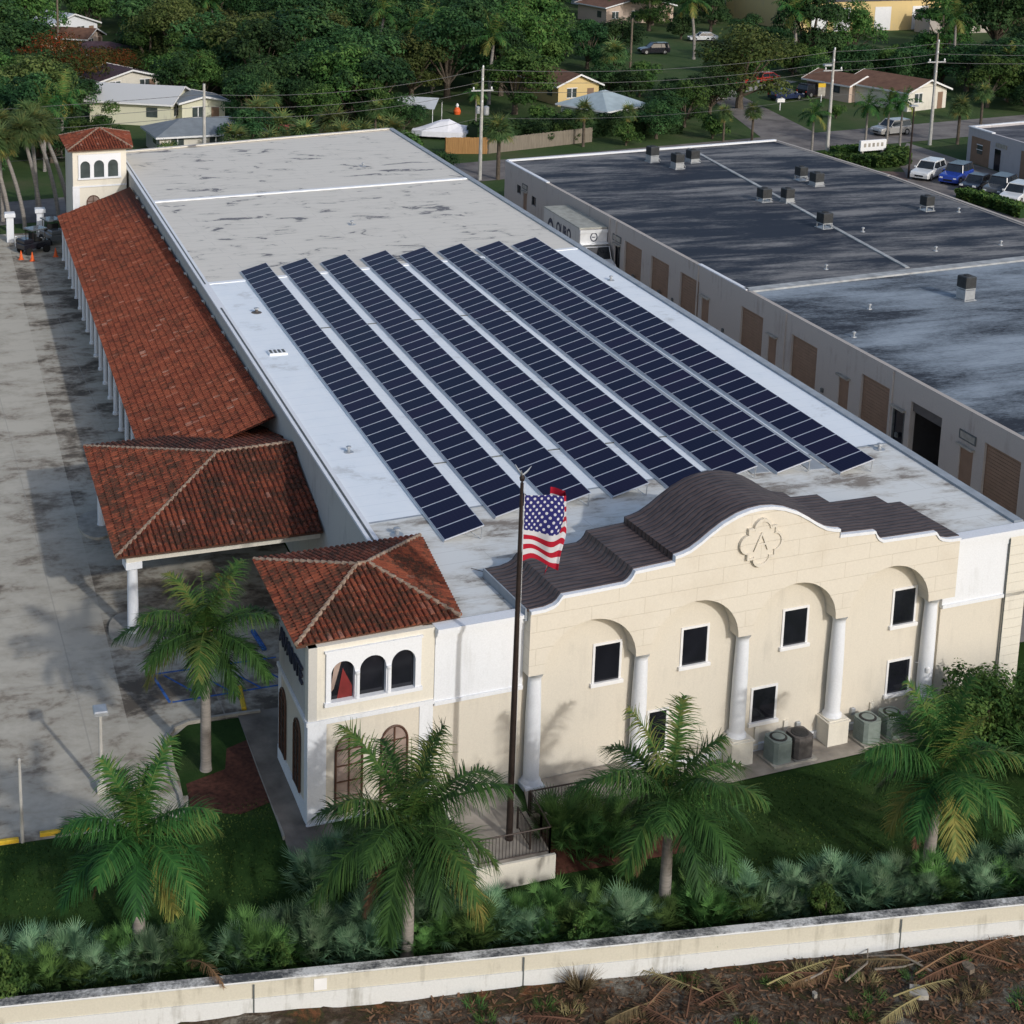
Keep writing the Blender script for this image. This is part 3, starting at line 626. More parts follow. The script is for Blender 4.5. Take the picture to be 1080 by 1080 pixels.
g=MB(); g.poly([(.5,-.012,7.03),(3.6,-.012,7.03),(3.6,-.012,8.5),(.5,-.012,8.5)]); go=g.build('arcade_glass','glassg',BT); go.matrix_local=bm
t_=MB(); t_.box(-.05,4.2,-.07,-.001,6.28,6.4); t_.box(-.04,.5,-.05,-.001,.6,6.28); to=t_.build('tower_trim','white',BT); to.matrix_local=bm
arched_window(BT,1.55,.5,3.4,5.1,.5,-.02,'glassp',True,bm)
# ------------------------------------------------------------ walkway roof, posts, canopy
def lz(x,y,z): a,d=LC(x,y); return (a,d,z)
rg=random.Random(5)
mb=MB(); tiled(mb,lz(-.12,77.6,4.2),lz(-.72,24.5,4.2),lz(5.3,76.6,6.52),lz(5.3,24.5,6.52),.235,.37,.07,rg); wr=mb.build('walkway_roof','tilered',B)
mb=MB(); mb.prism([LC(*p) for p in ((-.62,27.8),(5.3,27.8),(5.3,76.6),(-.05,77.5))],4.02,4.10); mb.build('soffit','white',wr)
mb=MB(); mb.strip(LC(-.50,27.8),LC(.02,77.4),3.72,4.02,.3,-1); mb.build('walkway_beam','white',B)
for k in range(19):
    y=28.4+k*2.68; x=-.42+.010*(y-28.4); a,d=LC(x+.12,y); p=thing('walkway_post',None,None,(a,d,0)); p.parent=B
    mb=MB(); mb.lathe(0,0,[(GZ,.19),(GZ+.15,.19),(GZ+.18,.14),(3.5,.125),(3.52,.17),(3.72,.19)],12); s_=mb.build('shaft','white',p)
# storefront wall behind the walkway reads as pale wall with dark openings
mb=MB()
for k in range(14):
    y=30+k*3.4; mb.strip(LC(XL-.03,y),LC(XL-.03,y+1.7),GZ+.3,3.2,.05,-1)
mb.build('shopfront_glass','glass',B)
CN=thing('entrance_canopy',None,None,(0,0,0)); CN.parent=B
c_=[LC(*p) for p in ((-3.46,14.65),(5.32,15.2),(5.32,27.9),(-3.41,27.2))]; a=LC(1.85,20.9); b=LC(5.32,21.2)
FL,FR,BR,BL=[Vector((x,y,4.8)) for x,y in c_]; A=Vector((a[0],a[1],6.45)); D=Vector((b[0],b[1],6.5))
mb=MB(); tiled(mb,FL,FR,A,D,.25,.38,.08,rg); tiled(mb,BR,BL,D,A,.25,.38,.08,rg); cr=mb.build('tiled_roof','tileold',CN)
mb=MB(); tiled(mb,BL,FL,A,A,.25,.38,.08,rg); mb.build('tiled_roof','tile',CN)
mb=MB(); ridge(mb,FL,A); ridge(mb,BL,A); ridge(mb,A,D); mb.build('ridge_cap','mortar',cr)
ins=[LC(*p) for p in ((-3.0,15.1),(5.3,15.65),(5.3,27.4),(-2.95,26.8))]
mb=MB(); mb.prism([(p.x,p.y) for p in (FL,FR,BR,BL)],4.70,4.78); mb.build('soffit','mull',cr)
mb=MB(); 
for p,q in zip(ins,ins[1:]+ins[:1]): mb.strip(p,q,4.3,4.70,.32,1)
mb.build('canopy_beam','creampale',CN)
for (x,y) in ((-2.72,15.42),(-2.7,26.5),(1.3,26.9)):
    a,d=LC(x,y); p=thing('canopy_column',None,None,(a,d,0)); p.parent=B
    mb=MB(); mb.bevbox(-.34,.34,-.34,.34,4.0,4.3,.02); mb.build('capital','white',p)
    mb=MB(); mb.lathe(0,0,[(GZ,.32),(GZ+.12,.32),(GZ+.16,.24),(3.3,.22),(3.9,.21),(4.0,.25)],20); mb.build('shaft','white',p)
# island kerbs round the canopy columns
for (x,y,rx,ry) in ((-2.85,15.6,.85,1.6),(-3.0,26.6,.85,1.6)):
    mb=MB(); P=[(x+rx*math.cos(t*math.pi/12),y+ry*math.sin(t*math.pi/12)) for t in range(24)]; mb.prism(P,GZ-.1,GZ+.15); struct(mb.build('traffic_island','kerb'))
# ------------------------------------------------------------ roof equipment and solar rows
tilt=R(16.0); PWX=1.64*math.cos(tilt); PDZ=1.64*math.sin(tilt)
rowx=[8.15,10.78,13.39,16.12,18.75,21.37,23.97,26.6]; rowy=[47.36,47.93,48.33,48.75,48.99,49.41,49.53,49.94]; rown=[39,38,38,38,38,38,38,39]
pm=MB(); pm.cur=1; pm.box(0,1.64,-1.0,0,-.04,0); pm.cur=0; pm.poly([(.022,-.972,.004),(1.618,-.972,.004),(1.618,-.028,.004),(.022,-.028,.004)])
ords=['first row of tilted dark solar panels, nearest the red tiled walkway roof','second row of solar panels counting from the red tiled walkway roof','third row of solar panels counting from the red tiled walkway roof','fourth row of solar panels counting from the red tiled walkway roof','fourth row of solar panels counting from the alley side','third row of solar panels counting from the alley side','second row of solar panels counting from the alley side','long last row of solar panels, nearest the alley and the loading doors']
pmesh=None
for i,(x,y,n) in enumerate(zip(rowx,rowy,rown)):
    t=thing('solar_row',ords[i],'solar panels',(x,y,7.3),0,'solar panel rows on the white roof')
    for k in range(n):
        if pmesh is None: o=pm.build('solar_panel',['cell','solarframe']); pmesh=o.data
        else: o=bpy.data.objects.new('solar_panel',pmesh); COL.objects.link(o)
        o.parent=t; o.location=(0,-k*1.0185,.12); o.rotation_euler=(0,-tilt,0)
    Ly=n*1.0185
    mb=MB(); mb.box(.0,.04,-Ly+.05,-.05,.05,.09); mb.box(PWX-.12,PWX-.05,-Ly+.05,-.05,.12+PDZ-.13,.12+PDZ-.07); mb.build('rail','galv',t)
    mb=MB(); mb.poly([(-.015,-Ly,.105),(-.03,-Ly,.01),(-.03,0,.01),(-.015,0,.105)]); mb.build('wind_deflector','deflect',t)
    mb=MB(); q=0
    while q<=n:
        yy=-q*1.0185-(.04 if q==0 else -.04); mb.tube([(PWX-.10,yy,.02),(PWX-.06,yy,.12+PDZ-.05)],.022,5); mb.tube([(PWX-.48,yy,.03+PDZ*.6),(PWX-.10,yy,.02)],.018,5); q+=3 if q+3<=n or q==n else n-q
    mb.build('support_legs','galv',t)
for lab,xx,yy,n in (('grey conduit run across the gaps between the solar rows, back one',9.3,35.2,6),('grey conduit run across the gaps between the solar rows, front one',9.3,15.2,7)):
    mb=MB(); P=[(xx+k*2.62*.5,yy+k*.17*.5+(.08 if k%2 else 0),7.325+(0 if k%2 else .0)) for k in range(n*2)]; mb.tube(P,.03,5); tag(mb.build('conduit','copdark'),lab,'conduit')
for lab,x,y,r in (('small rusty stain patch with pipe stub on the white roof left of the first row',7.4,39.0,.16),('small vent stub near the left parapet of the white roof',7.0,17.5,.12),('small vent stub on the stained front corner of the white roof',6.6,8.8,.15),('tiny vent stub beside the alley parapet, back part',29.6,41,.12),('tiny vent stub beside the alley parapet, front part',29.9,12.5,.14),('small vent stub on the weathered back roof',18,58,.14),('second vent stub on the weathered back roof',24,77,.14)):
    t=thing('vent_stub',lab,'roof vent',(x,y,7.3)); m_=MB(); m_.lathe(0,0,[(0,r*1.9),(.02,r*1.8),(.04,r*.6),(.22,r*.55)],10); m_.build('pipe','rust' if 'rusty' in lab else 'galv',t); m_=MB(); m_.lathe(0,0,[(.22,r),(.27,r*.9),(.3,r*.3)],10); m_.build('cap','galv',t)
for lab,xx,y0_,y1_ in (('flat grey strip added as shade in the gap between the second and third solar rows from the alley',(21.37+1.60+.35),11.2,48.6),('flat grey strip added as shade on the white roof between the last two rows by the alley',(23.97+1.60+.35),11.0,49.2)):
    m_=MB(); m_.bevbox(0,.85 if xx<27 else .6,0,y1_-y0_,0,.03,.008); o=m_.build('gap_shade_strip','coping'); o.location=(xx-.35,y0_,7.3); tag(o,lab,'shade strip')  # grey strips added on the deck to darken the shaded gaps between rows
mb=MB(); 
def rooftop_box(name,label,x,y,z,sx,sy,sz,cat,k='galv'): 
    t=thing(name,label,cat,(x,y,z)); m_=MB(); m_.bevbox(-sx/2,sx/2,-sy/2,sy/2,0,sz,.03); m_.build('curb',k,t); return t
t=rooftop_box('roof_hatch','low white roof hatch with dark grid on the white roof beside the first solar row',6.95,31.6,7.3,.95,.7,.12,'roof hatch','seam')
mb=MB(); 
for k in range(4): mb.box(-.4+k*.22,-.28+k*.22,-.25,.25,.121,.14)
mb.build('louvres','copdark',t)
mb=MB(); mb.tube([(8.4,5.3,7.315),(9.0,4.7,7.315),(9.6,5.2,7.315),(10.2,4.4,7.315),(11.6,3.9,7.315),(13,4.1,7.315)],.018,5); tag(mb.build('cable','wire'),'thin dark cable lying loose on the stained front corner of the white roof','cable')
# ------------------------------------------------------------ porch, stair planter and rails
PL=thing('stair_platform','raised concrete stair platform with white front wall below the flagpole','platform',(5.93,-3.08,0))
mb=MB(); mb.prism([(0,0),(2.62,.18),(2.7,4.3),(.1,4.0)],-.3,.98); mb.build('slab','porch',PL)
mb=MB(); mb.strip((-.08,-.1),(2.74,.09),-.4,1.0,.1,1); mb.strip((-.08,-.0),(.02,3.9),-.4,.97,.09,-1); mb.build('retaining_wall','creampale',PL)
PO=thing('porch_slab','long narrow concrete porch behind the iron railing at the foot of the arches','porch',(8.6,-.70,0))
P=[(0.06,0),(5.3,.22),(5.3,1.1),W(.3,.5)]; P=[(0.06,0.0),(5.6,.30)]+[(W(5.4,.45)[0]-8.6,W(5.4,.45)[1]+.7),(W(-.4,.45)[0]-8.6+.3,W(-.4,.45)[1]+.7)]
mb=MB(); mb.prism(P,-.3,.86); mb.build('slab','porch',PO)
def railing(name,label,pts,z0,h=.95,step=.12,dz=0):
    t=thing(name,label,'railing',(pts[0][0],pts[0][1],z0)); ox,oy=pts[0][0],pts[0][1]
    r=MB(); b=MB(); ps=MB()
    zz=0
    for (p,q) in zip(pts,pts[1:]):
        za=p[2] if len(p)>2 else 0; zb=q[2] if len(q)>2 else 0
        p=Vector((p[0]-ox,p[1]-oy,za)); q=Vector((q[0]-ox,q[1]-oy,zb)); n=max(1,int((q-p).length/step))
        r.tube([p+Vector((0,0,h)),q+Vector((0,0,h))],.028,6); r.tube([p+Vector((0,0,.1)),q+Vector((0,0,.1))],.018,6)
        for k in range(1,n): a=p.lerp(q,k/n); b.tube([a+Vector((0,0,.1)),a+Vector((0,0,h))],.010,4,False)
        for a in (p,q): ps.box(a.x-.025,a.x+.025,a.y-.025,a.y+.025,-.05+a.z,h+a.z+.0)
        m=int((q-p).length/1.5)
        for k in range(1,m): a=p.lerp(q,k/m); ps.box(a.x-.02,a.x+.02,a.y-.02,a.y+.02,a.z,h+a.z)
    r.build('rail','iron',t); b.build('balusters','iron',t); ps.build('post','iron',t)
railing('railing','long dark iron railing along the porch at the foot of the first arches',[(8.62,-.6),(14.0,-.28)],.88)
railing('railing','short dark iron railing on the white stair platform wall, in front of the flagpole',[(5.98,-2.98),(8.5,-2.84),(8.56,-1.9),(8.62,-.72)],.98)
railing('railing','low thin iron handrail on the steps behind the platform railing',[(7.95,-2.5),(7.95,-1.3)],.98,.8)
# flagpole and flag
FP=thing('flagpole','tall dark bronze flagpole on the stair platform before the arched front','flagpole',(7.48,-1.80,.98))
mb=MB(); mb.lathe(0,0,[(0,.14),(.08,.14),(.1,.115),(4,.105),(9,.075),(12.6,.055)],16); mb.build('pole','iron',FP)
mb=MB(); mb.lathe(0,0,[(12.6,.03),(12.66,.03),(12.68,.07),(12.78,.09),(12.88,.05)],10); mb.build('truck','iron',FP)
mb=MB(); 
for a in (0,2.1,4.2): mb.tube([(0,0,12.86),(math.cos(a)*.16,math.sin(a)*.16,12.98),(math.cos(a)*.30,math.sin(a)*.30,13.14)],[.035,.03,.01],5)
mb.build('finial','galv',FP)
mb=MB(); mb.tube([(.10,-.04,1.2),(.09,-.03,12.6)],.008,4); mb.build('halyard','winframe',FP)
# flag: draped cloth sheet hanging off the hoist, fly end folded back
import itertools
m=mat('flag_cloth',0.8,0,0.1); at=N(m,'ShaderNodeAttribute',attribute_name='flag'); sep=N(m,'ShaderNodeSeparateXYZ'); L(m,at.outputs['Vector'],sep.inputs[0])
U,V=sep.outputs[0],sep.outputs[1]
st=mth(m,'MODULO',mth(m,'FLOOR',mth(m,'MULTIPLY',V,13)),2)   # 0 -> red at bottom row
stripe=mix(m,st,(0.34,0.013,0.03),(0.52,0.52,0.55))
def star(offu,offv,nu,nv):
    fu=mth(m,'FRACT',mth(m,'ADD',mth(m,'MULTIPLY',U,nu/.42),offu)); fv=mth(m,'FRACT',mth(m,'ADD',mth(m,'MULTIPLY',mth(m,'SUBTRACT',V,6/13),nv/(7/13)),offv))
    du=mth(m,'SUBTRACT',fu,.5); dv=mth(m,'SUBTRACT',fv,.5); return mth(m,'LESS_THAN',mth(m,'ADD',mth(m,'MULTIPLY',du,du),mth(m,'MULTIPLY',dv,dv)),.032)
sr=mth(m,'MAXIMUM',star(0,0,6,5),star(.5,.5,6,5))
canton=mix(m,sr,(0.025,0.025,0.13),(0.52,0.52,0.58))
isc=mth(m,'MULTIPLY',mth(m,'LESS_THAN',U,.42),mth(m,'GREATER_THAN',V,6/13))
base(m,mix(m,isc,stripe,canton)); MT['flag']=m
NU,NV=46,30; FH=2.25; FLn=3.3
verts=[];uv=[]
for j in range(NV+1):
    v=j/NV
    for i in range(NU+1):
        u=i/NU
        # arc length position along cloth: canton opens to the right, rest folds behind
        s=u*FLn
        if s<1.5: x=.12+s*.96; y=.05+.12*math.sin(s*3.2+v*2.2)*min(1,s)
        else:
            q=s-1.5; x=.12+1.44+.28*math.sin(min(q,1.6)*1.9)-.20*q; y=.05+.12*math.sin(1.5*3.2+v*2.2)+.22*(1-math.cos(min(q,1.5)*2.0))+.05*q
        droop=.10*s+ .10*(s/1.5)**2*(1 if s<1.5 else (1.5/s)**2)
        if s>1.5: droop+= -.28*max(0,v-.55)*(s-1.5)+.1*(s-1.5)*(1-v)
        x=.12+(x-.12)*(1-.20*(1-v)**1.5)+.05*math.sin(v*7+s*2)*min(1,s); y+=.10*math.sin(s*5.5-v*3)*min(1,s)
        z=v*FH-droop+.10*math.sin(s*3.2+v*5)*(1-v)+.10*min(s,1.5)*(v-.3)
        verts.append((x,y,z+10.15)); uv.append((u,v,0))
faces=[(j*(NU+1)+i,j*(NU+1)+i+1,(j+1)*(NU+1)+i+1,(j+1)*(NU+1)+i) for j in range(NV) for i in range(NU)]
me=bpy.data.meshes.new('flag'); me.from_pydata(verts,[],faces); me.materials.append(MT['flag']); a_=me.attributes.new('flag','FLOAT_VECTOR','POINT'); a_.data.foreach_set('vector',[c for p in uv for c in p])
me.polygons.foreach_set('use_smooth',[True]*len(faces)); fo=bpy.data.objects.new('flag',me); COL.objects.link(fo); fo.location=(7.48,-1.80,.98-.25); tag(fo,'stars and stripes flag blowing from the dark flagpole before the white roof','flag')
# ------------------------------------------------------------ condensers by the front wall
def condenser(label,x,y,z,rot=0,k='ac',s=.82,h=.92,group=None):
    t=thing('ac_condenser',label,'air conditioner',(x,y,z),rot,group); q=s/2; b=.12
    oct_=[(-q+b,-q),(q-b,-q),(q,-q+b),(q,q-b),(q-b,q),(-q+b,q),(-q,q-b),(-q,-q+b)]
    mb=MB(); mb.prism(oct_,.05,h*.9); mb.prism([(x*.97,y*.97) for x,y in oct_],h*.9,h)
    for kx in range(9): mb.box(-q-.006,q+.006,-q+b,q-b,.15+kx*.08,.17+kx*.08)
    mb.build('cabinet',k,t)
    mb=MB(); mb.lathe(0,0,[(h,.33),(h+.015,.33),(h+.03,.29),(h+.032,.02)],20); mb.build('fan_grille','acdark',t)
    mb=MB(); mb.lathe(0,0,[(h+.033,.24),(h+.05,.2),(h+.06,.06)],14); mb.build('fan_cap',k if k=='ac' else 'acdark',t)
    mb=MB(); mb.box(-q-.08,q+.08,-q-.08,q+.08,-.06,.05); mb.build('pad','kerb',t); return t
gA='condensers standing along the front wall'
for lab,x,y,rot,kk in (('grey green condenser left of the dark topped one, below the lower window',19.42,1.75,.15,'ac'),('dark open topped condenser beside the fourth column pedestal',20.36,1.85,.1,'rust'),('grey green condenser just right of the fourth column pedestal',23.45,2.2,.15,'ac'),('grey condenser half hidden by the palm near the last column',24.55,2.3,.1,'ac')):
    condenser(lab,x,y,gh(x,y)+.08,rot,kk,group=gA)
# ------------------------------------------------------------ boundary wall
BW=thing('boundary_wall','long low cream and white boundary wall with a dark mildewed top','wall',(0,wall_y(0),0),math.atan(-.0997))
mb=MB(); mb.box(-60,80,0,.30,-.6,.955); mb.build('wall_body','creamw',BW)
mb=MB(); mb.box(-60,80,-.035,0,-.6,.42); mb.build('plinth','whitew',BW)
m=mat('mildewed_cap',0.9,0,0.15); v=coords(m,'World',(.6,1.2,1)); n=noi(m,v,1.1,8,.7); n2=noi(m,coords(m,'World'),9,5,.7); s=mth(m,'ADD',mth(m,'MULTIPLY',n,.65),mth(m,'MULTIPLY',n2,.35)); base(m,ramp(m,s,[(0.42,(0.62,0.62,0.60)),(0.5,(0.28,0.28,0.27)),(0.58,(0.07,0.075,0.08))])); MT['cap']=m
mb=MB()
mb.cur=0; pr=[(-.04,.955),(-.05,.985),(-.03,1.01),(.02,1.02),(.32,1.02),(.34,.955)]
n=len(pr); i=mb.vs([(-60,y,z) for y,z in pr]+[(80,y,z) for y,z in pr])
for k in range(n): mb.cur=1 if k<2 else 0; mb.face((i+k,i+n+k,i+n+(k+1)%n,i+(k+1)%n))
mb.build('cap',['cap','whitew'],BW)
mb=MB()
for x in (-14,-2.2,5.9,18,30): mb.box(x,x+.05,-.038,-.0355,-.3,.9)
mb.build('downpipe_stain','copdark',BW)
t=MB(); t.box(-.3,.08,-.02,0,.48,.85); o=t.build('tile_plaque','winframe',BW); o.location=(-.1,-.0,0)
# ------------------------------------------------------------ lot furniture
def lightpole():
    x,y=-5.32,4.26; t=thing('light_pole','slim concrete light pole with square grey lamp head in the parking lot','lamp post',(x,y,GZ))
    mb=MB(); mb.tube([(0,0,0),(0,0,3.1)],[.085,.06],10); mb.build('pole','conc_pole',t)
    mb=MB(); mb.bevbox(-.24,.24,-.42,.16,3.1,3.26,.04); mb.build('lamp_head','galv',t)
    mb=MB(); mb.bevbox(-.16,.16,-.16,.16,-.02,.35,.03); mb.build('base','conc_pole',t)
lightpole()
t=thing('concrete_post','plain leaning white post standing at the lawn edge of the parking lot','post',(-8.18,1.95,GZ)); mb=MB(); mb.tube([(0,0,-.3),(-.03,0,3.0)],[.065,.055],10); mb.build('shaft','conc_pole',t); mb=MB(); mb.lathe(-.03,0,[(3.0,.06),(3.04,.05),(3.06,.01)],10); mb.build('tip','conc_pole',t)
for lab,x,y,rz,k in (('yellow wheel stop at the lawn edge under the left palm',-6.75,2.16,.0,'yellowp'),('yellow wheel stop by the white post, cut by the picture edge',-9.15,2.02,0,'yellowp'),('yellow wheel stop beside the front tower wall',.62,9.2,R(85),'yellowp'),('yellow wheel stop half hidden behind the crown of the tall palm',1.75,19.2,R(95),'yellowp'),('blue wheel stop painted for the accessible bay',2.2,13.6,R(95),'bluep')):
    mb=MB(); mb.bevbox(-.85,.85,-.09,.09,0,.13,.03); o=mb.build('wheel_stop',k); o.location=(x,y,GZ+.012); o.rotation_euler=(0,0,rz); tag(o,lab,'wheel stop','concrete wheel stops')
# accessible bay markings
def line(mb,p,q,w_=.11,z=GZ+.020):
    p,q=Vector(p),Vector(q); d=(q-p).normalized(); n=Vector((-d.y,d.x))*w_/2; mb.poly([(*(p+n),z),(*(q+n),z),(*(q-n),z),(*(p-n),z)])
mb=MB(); a,b,c,d=(-2.35,11.9),(2.6,12.1),(-2.15,9.6),(2.7,9.9)
line(mb,(-2.45,11.9),(-2.1,9.6)); line(mb,(-2.3,11.9),(2.6,12.1),z=GZ+.021); line(mb,(-2.0,9.6),(2.9,9.95),z=GZ+.021)
for k in range(4): x=-2.0+k*1.2; line(mb,(x,11.7),(x+1.1,9.9),.09,GZ+.022)
struct(mb.build('bay_markings','bluep'))
# far lot: gate pillars, covered machine, cones
for lab,x,y in (('left white gate pillar at the far end of the lot',-3.45,83.3),('right white gate pillar at the far end of the lot',-.98,84.4)):
    t=thing('gate_pillar',lab,'gate pillar',(x,y,GZ),0,'gate pillars'); mb=MB(); mb.box(-.28,.28,-.28,.28,0,2.1); mb.build('shaft','white',t); mb=MB(); mb.bevbox(-.42,.42,-.42,.42,2.1,2.42,.05); mb.build('cap','white',t)
t=thing('gate','low white barred gate between the far pillars','gate',(-3.2,81.4,GZ)); 
mb=MB(); mb.tube([(0,0,.9),(1.6,.2,.9)],.05,6); mb.tube([(0,0,.15),(1.6,.2,.15)],.05,6)
for k in range(9): mb.tube([(k*.2,k*.025,.15),(k*.2,k*.025,.9)],.03,5)
mb.build('gate_frame','white',t)
# covered machinery: tractor-like cart
def cart(label,x,y,rz,tint='pg'):
    t=thing('utility_cart',label,'cart',(x,y,GZ+.012),rz)
    mb=MB(); mb.bevbox(-1.2,1.2,-.6,.6,.45,.95,.12); mb.bevbox(-1.2,-.3,-.58,.58,.95,1.25,.1); mb.build('body',tint,t)
    mb=MB(); 
    for sx in (-.35,.75):
        for sy in (-.5,.5): mb.tube([(sx,sy,.95),(sx,sy,1.85)],.03,5)
    mb.build('roof_posts','iron',t); mb=MB(); mb.bevbox(-.5,.95,-.62,.62,1.85,1.95,.04); mb.build('roof','pg',t)
    mb=MB(); mb.bevbox(.0,.5,-.5,.5,.95,1.15,.04); mb.bevbox(-.12,.02,-.5,.5,1.0,1.55,.04); mb.build('seat','tyre',t)
    for sx in (-.8,.8):
        for sy in (-.6,.6): wb=MB(); wb.tube([(sx,sy-.1,.3),(sx,sy+.1,.3)],.3,14); wb.build('wheel','tyre',t)
cart('black utility cart parked between the far gate pillars',-1.9,79.6,.5,'pk'); cart('grey utility cart parked behind the black one under the trees',-.2,82.4,1.9,'pg')
for lab,x,y in (('orange traffic cone by the black cart',-3.0,77.6),('orange traffic cone lying near the left gate pillar',-2.2,77.0),('small orange cone at the corner of the tiled walkway',-.35,77.9)):
    t=thing('traffic_cone',lab,'cone',(x,y,GZ+.012),0,'orange cones'); mb=MB(); mb.lathe(0,0,[(.03,.16),(.7,.03)],12); mb.build('cone','orange',t); mb=MB(); mb.box(-.2,.2,-.2,.2,0,.03); mb.build('base','orange',t)
# ------------------------------------------------------------ neighbouring warehouse
NBt=thing('warehouse','low taupe warehouse with brown roll up doors and dark patched flat roof','building',(39.13,14.76,0),0)
NA=math.atan2(82.8-14.76,38.24-39.13)   # direction of the loading wall
def NL(x,y): return (x-39.13,y-14.76)
mb=MB(); P0=(39.26,5.0); P1=(38.24,82.8); P2=(66.1,87.0); P3=(67.6,70.5); P4=(67.4,5)
def nw(mb,p,q,z0,z1,th,side=-1): mb.strip(NL(*p),NL(*q),z0,z1,th,side)
# loading wall built around its openings
def xw(y): return 39.26+(y-5)/(82.8-5)*(38.24-39.26)
ops=[(79.05,79.8,3.9,4.6,'window'),(77.6,78.45,GZ,4.3,'pdoor'),(75.7,76.5,3.6,4.35,'window'),(59.4,60.3,GZ,4.3,'gdoor'),(55.85,58.65,GZ,4.95,'roll'),(51.6,54.35,GZ,4.95,'roll'),(47.2,49.9,GZ,4.95,'roll'),(45.75,46.75,GZ,4.15,'pdoor'),(38.9,41.6,GZ,4.95,'roll'),(37.2,38.15,GZ,4.15,'pdoor'),(32.75,35.55,GZ,4.95,'roll'),(29.35,30.35,GZ,4.15,'pdoor'),(25.55,28.2,GZ,4.95,'roll'),(24.1,25.05,GZ,4.15,'gdoor'),(20.95,23.6,GZ,4.95,'open'),(18.3,19.35,GZ,4.15,'pdoor'),(14.8,17.5,GZ,4.95,'roll'),(12.6,13.6,GZ,4.15,'pdoor'),(7.5,10.3,GZ,4.95,'roll')]
ed=sorted(ops); y=5.0
for y0,y1,z0,z1,kd in ed:
    nw(mb,(xw(y),y),(xw(y0),y0),.2,6.05,.3); nw(mb,(xw(y0),y0),(xw(y1),y1),z1,6.05,.3)
    if z0>GZ: nw(mb,(xw(y0),y0),(xw(y1),y1),.2,z0,.3)
    y=y1
nw(mb,(xw(y),y),P1,.2,6.05,.3); mb.build('loading_wall','neigh',NBt)
mb=MB(); nw(mb,P1,P2,.2,6.04,.3); nw(mb,P2,P3,.2,6.045,.3); nw(mb,P3,P4,.2,6.04,.3); mb.build('outer_wall','neigh',NBt)
for y0,y1,z0,z1,kd in ed:
    o=MB()
    xa,xb=xw(y0),xw(y1)
    if kd=='roll':
        n=22
        for k in range(n): za=z0+(z1-z0)*k/n; o.box(*sorted((xa-39.13+.10,xa-39.13+.16)),y0-14.76,y1-14.76,za+.015,za+(z1-z0)/n)
        o.box(xa-39.13+.14,xa-39.13+.18,y0-14.76,y1-14.76,z0,z1); o.build('roll_up_door','rolldoor',NBt)
    elif kd=='pdoor':
        o.box(xa-39.13+.05,xa-39.13+.1,y0-14.76,y1-14.76,z0,z1); d=o.build('door','rolldoor',NBt)
        h=MB(); h.box(xa-39.13+.01,xa-39.13+.05,y0-14.76+.08,y0-14.76+.16,2.0,2.12); h.build('handle','galv',d)
        c=MB(); c.box(xa-39.13-.22,xa-39.13+.02,y0-14.76-.12,y1-14.76+.12,z1+.02,z1+.12); c.build('door_canopy','kerb',NBt)
    elif kd in('gdoor','window'):
        o.box(xa-39.13+.08,xa-39.13+.1,y0-14.76,y1-14.76,z0,z1); d=o.build('door' if kd=='gdoor' else 'window','glass',NBt)
        c=MB(); c.box(xa-39.13-.02,xa-39.13+.09,y0-14.76-.06,y0-14.76,z0,z1); c.box(xa-39.13-.02,xa-39.13+.09,y1-14.76,y1-14.76+.06,z0,z1); c.build('frame','copdark',d)
        if kd=='gdoor': c=MB(); c.box(xa-39.13-.22,xa-39.13+.02,y0-14.76-.12,y1-14.76+.12,z1+.02,z1+.12); c.build('door_canopy','kerb',NBt)
    elif kd=='open':
        o.box(xa-39.13+.31,xa-39.13+6,y0-14.76-1,y1-14.76+1,z0+.03,z0+.06); o.box(xa-39.13+5.9,xa-39.13+6,y0-14.76-1,y1-14.76+1,z0,z1+.5); o.box(xa-39.13+.31,xa-39.13+6,y0-14.76-1.1,y0-14.76-1,z0,z1+.5); o.box(xa-39.13+.31,xa-39.13+6,y1-14.76+1,y1-14.76+1.1,z0,z1+.5); o.box(xa-39.13+.31,xa-39.13+6,y0-14.76-1,y1-14.76+1,z1+.5,z1+.6)
        o.box(xa-39.13+.10,xa-39.13+.2,y0-14.76,y1-14.76,z1-.55,z1); o.build('open_bay','interior',NBt)
        c=MB(); c.box(xa-39.13+1.2,xa-39.13+2.6,y0-14.76+.3,y0-14.76+1.1,z0+.06,z0+1.0); c.box(xa-39.13+2.2,xa-39.13+3.4,y1-14.76-1.2,y1-14.76-.3,z0+.06,z0+1.5); c.build('workbench','galv',NBt)
for yy in (61.3,47.4,36.3,25.3,60.2): 
    c=MB(); x=xw(yy)-39.13; c.box(x-.07,x,yy-14.76-.05,yy-14.76+.05,1.0,6.0); c.build('downspout','neigh',NBt)
for yy in (57.0,50.8,43.7,31.9,24.6,12.2,52.9): 
    c=MB(); x=xw(yy)-39.13; c.bevbox(x-.10,x,yy-14.76-.1,yy-14.76+.1,2.6,2.85,.02); c.build('wall_lamp','copdark',NBt)
def frame_sign(y0,y1,z0,z1,nm='sign_panel'):
    x=xw(y0)-39.13; c=MB(); c.box(x-.05,x-.002,y0-14.76,y1-14.76,z0,z1); s=c.build(nm,'kerb',NBt)
    c=MB(); 
    for a in ((y0-.06,y1+.06,z1,z1+.06),(y0-.06,y1+.06,z0-.06,z0),(y0-.06,y0,z0,z1),(y1,y1+.06,z0,z1)): c.box(x-.07,x-.01,a[0]-14.76,a[1]-14.76,a[2],a[3])
    c.build('sign_frame','copdark',s); return s
frame_sign(18.2,19.4,4.55,4.9); frame_sign(59.3,60.6,4.6,4.95); frame_sign(77.6,78.6,4.6,4.9)
RZ=5.98
def ndeck(name,k,pts,z):
    c=MB(); c.poly([(*NL(*p),z) for p in pts]); return c.build(name,k,NBt)
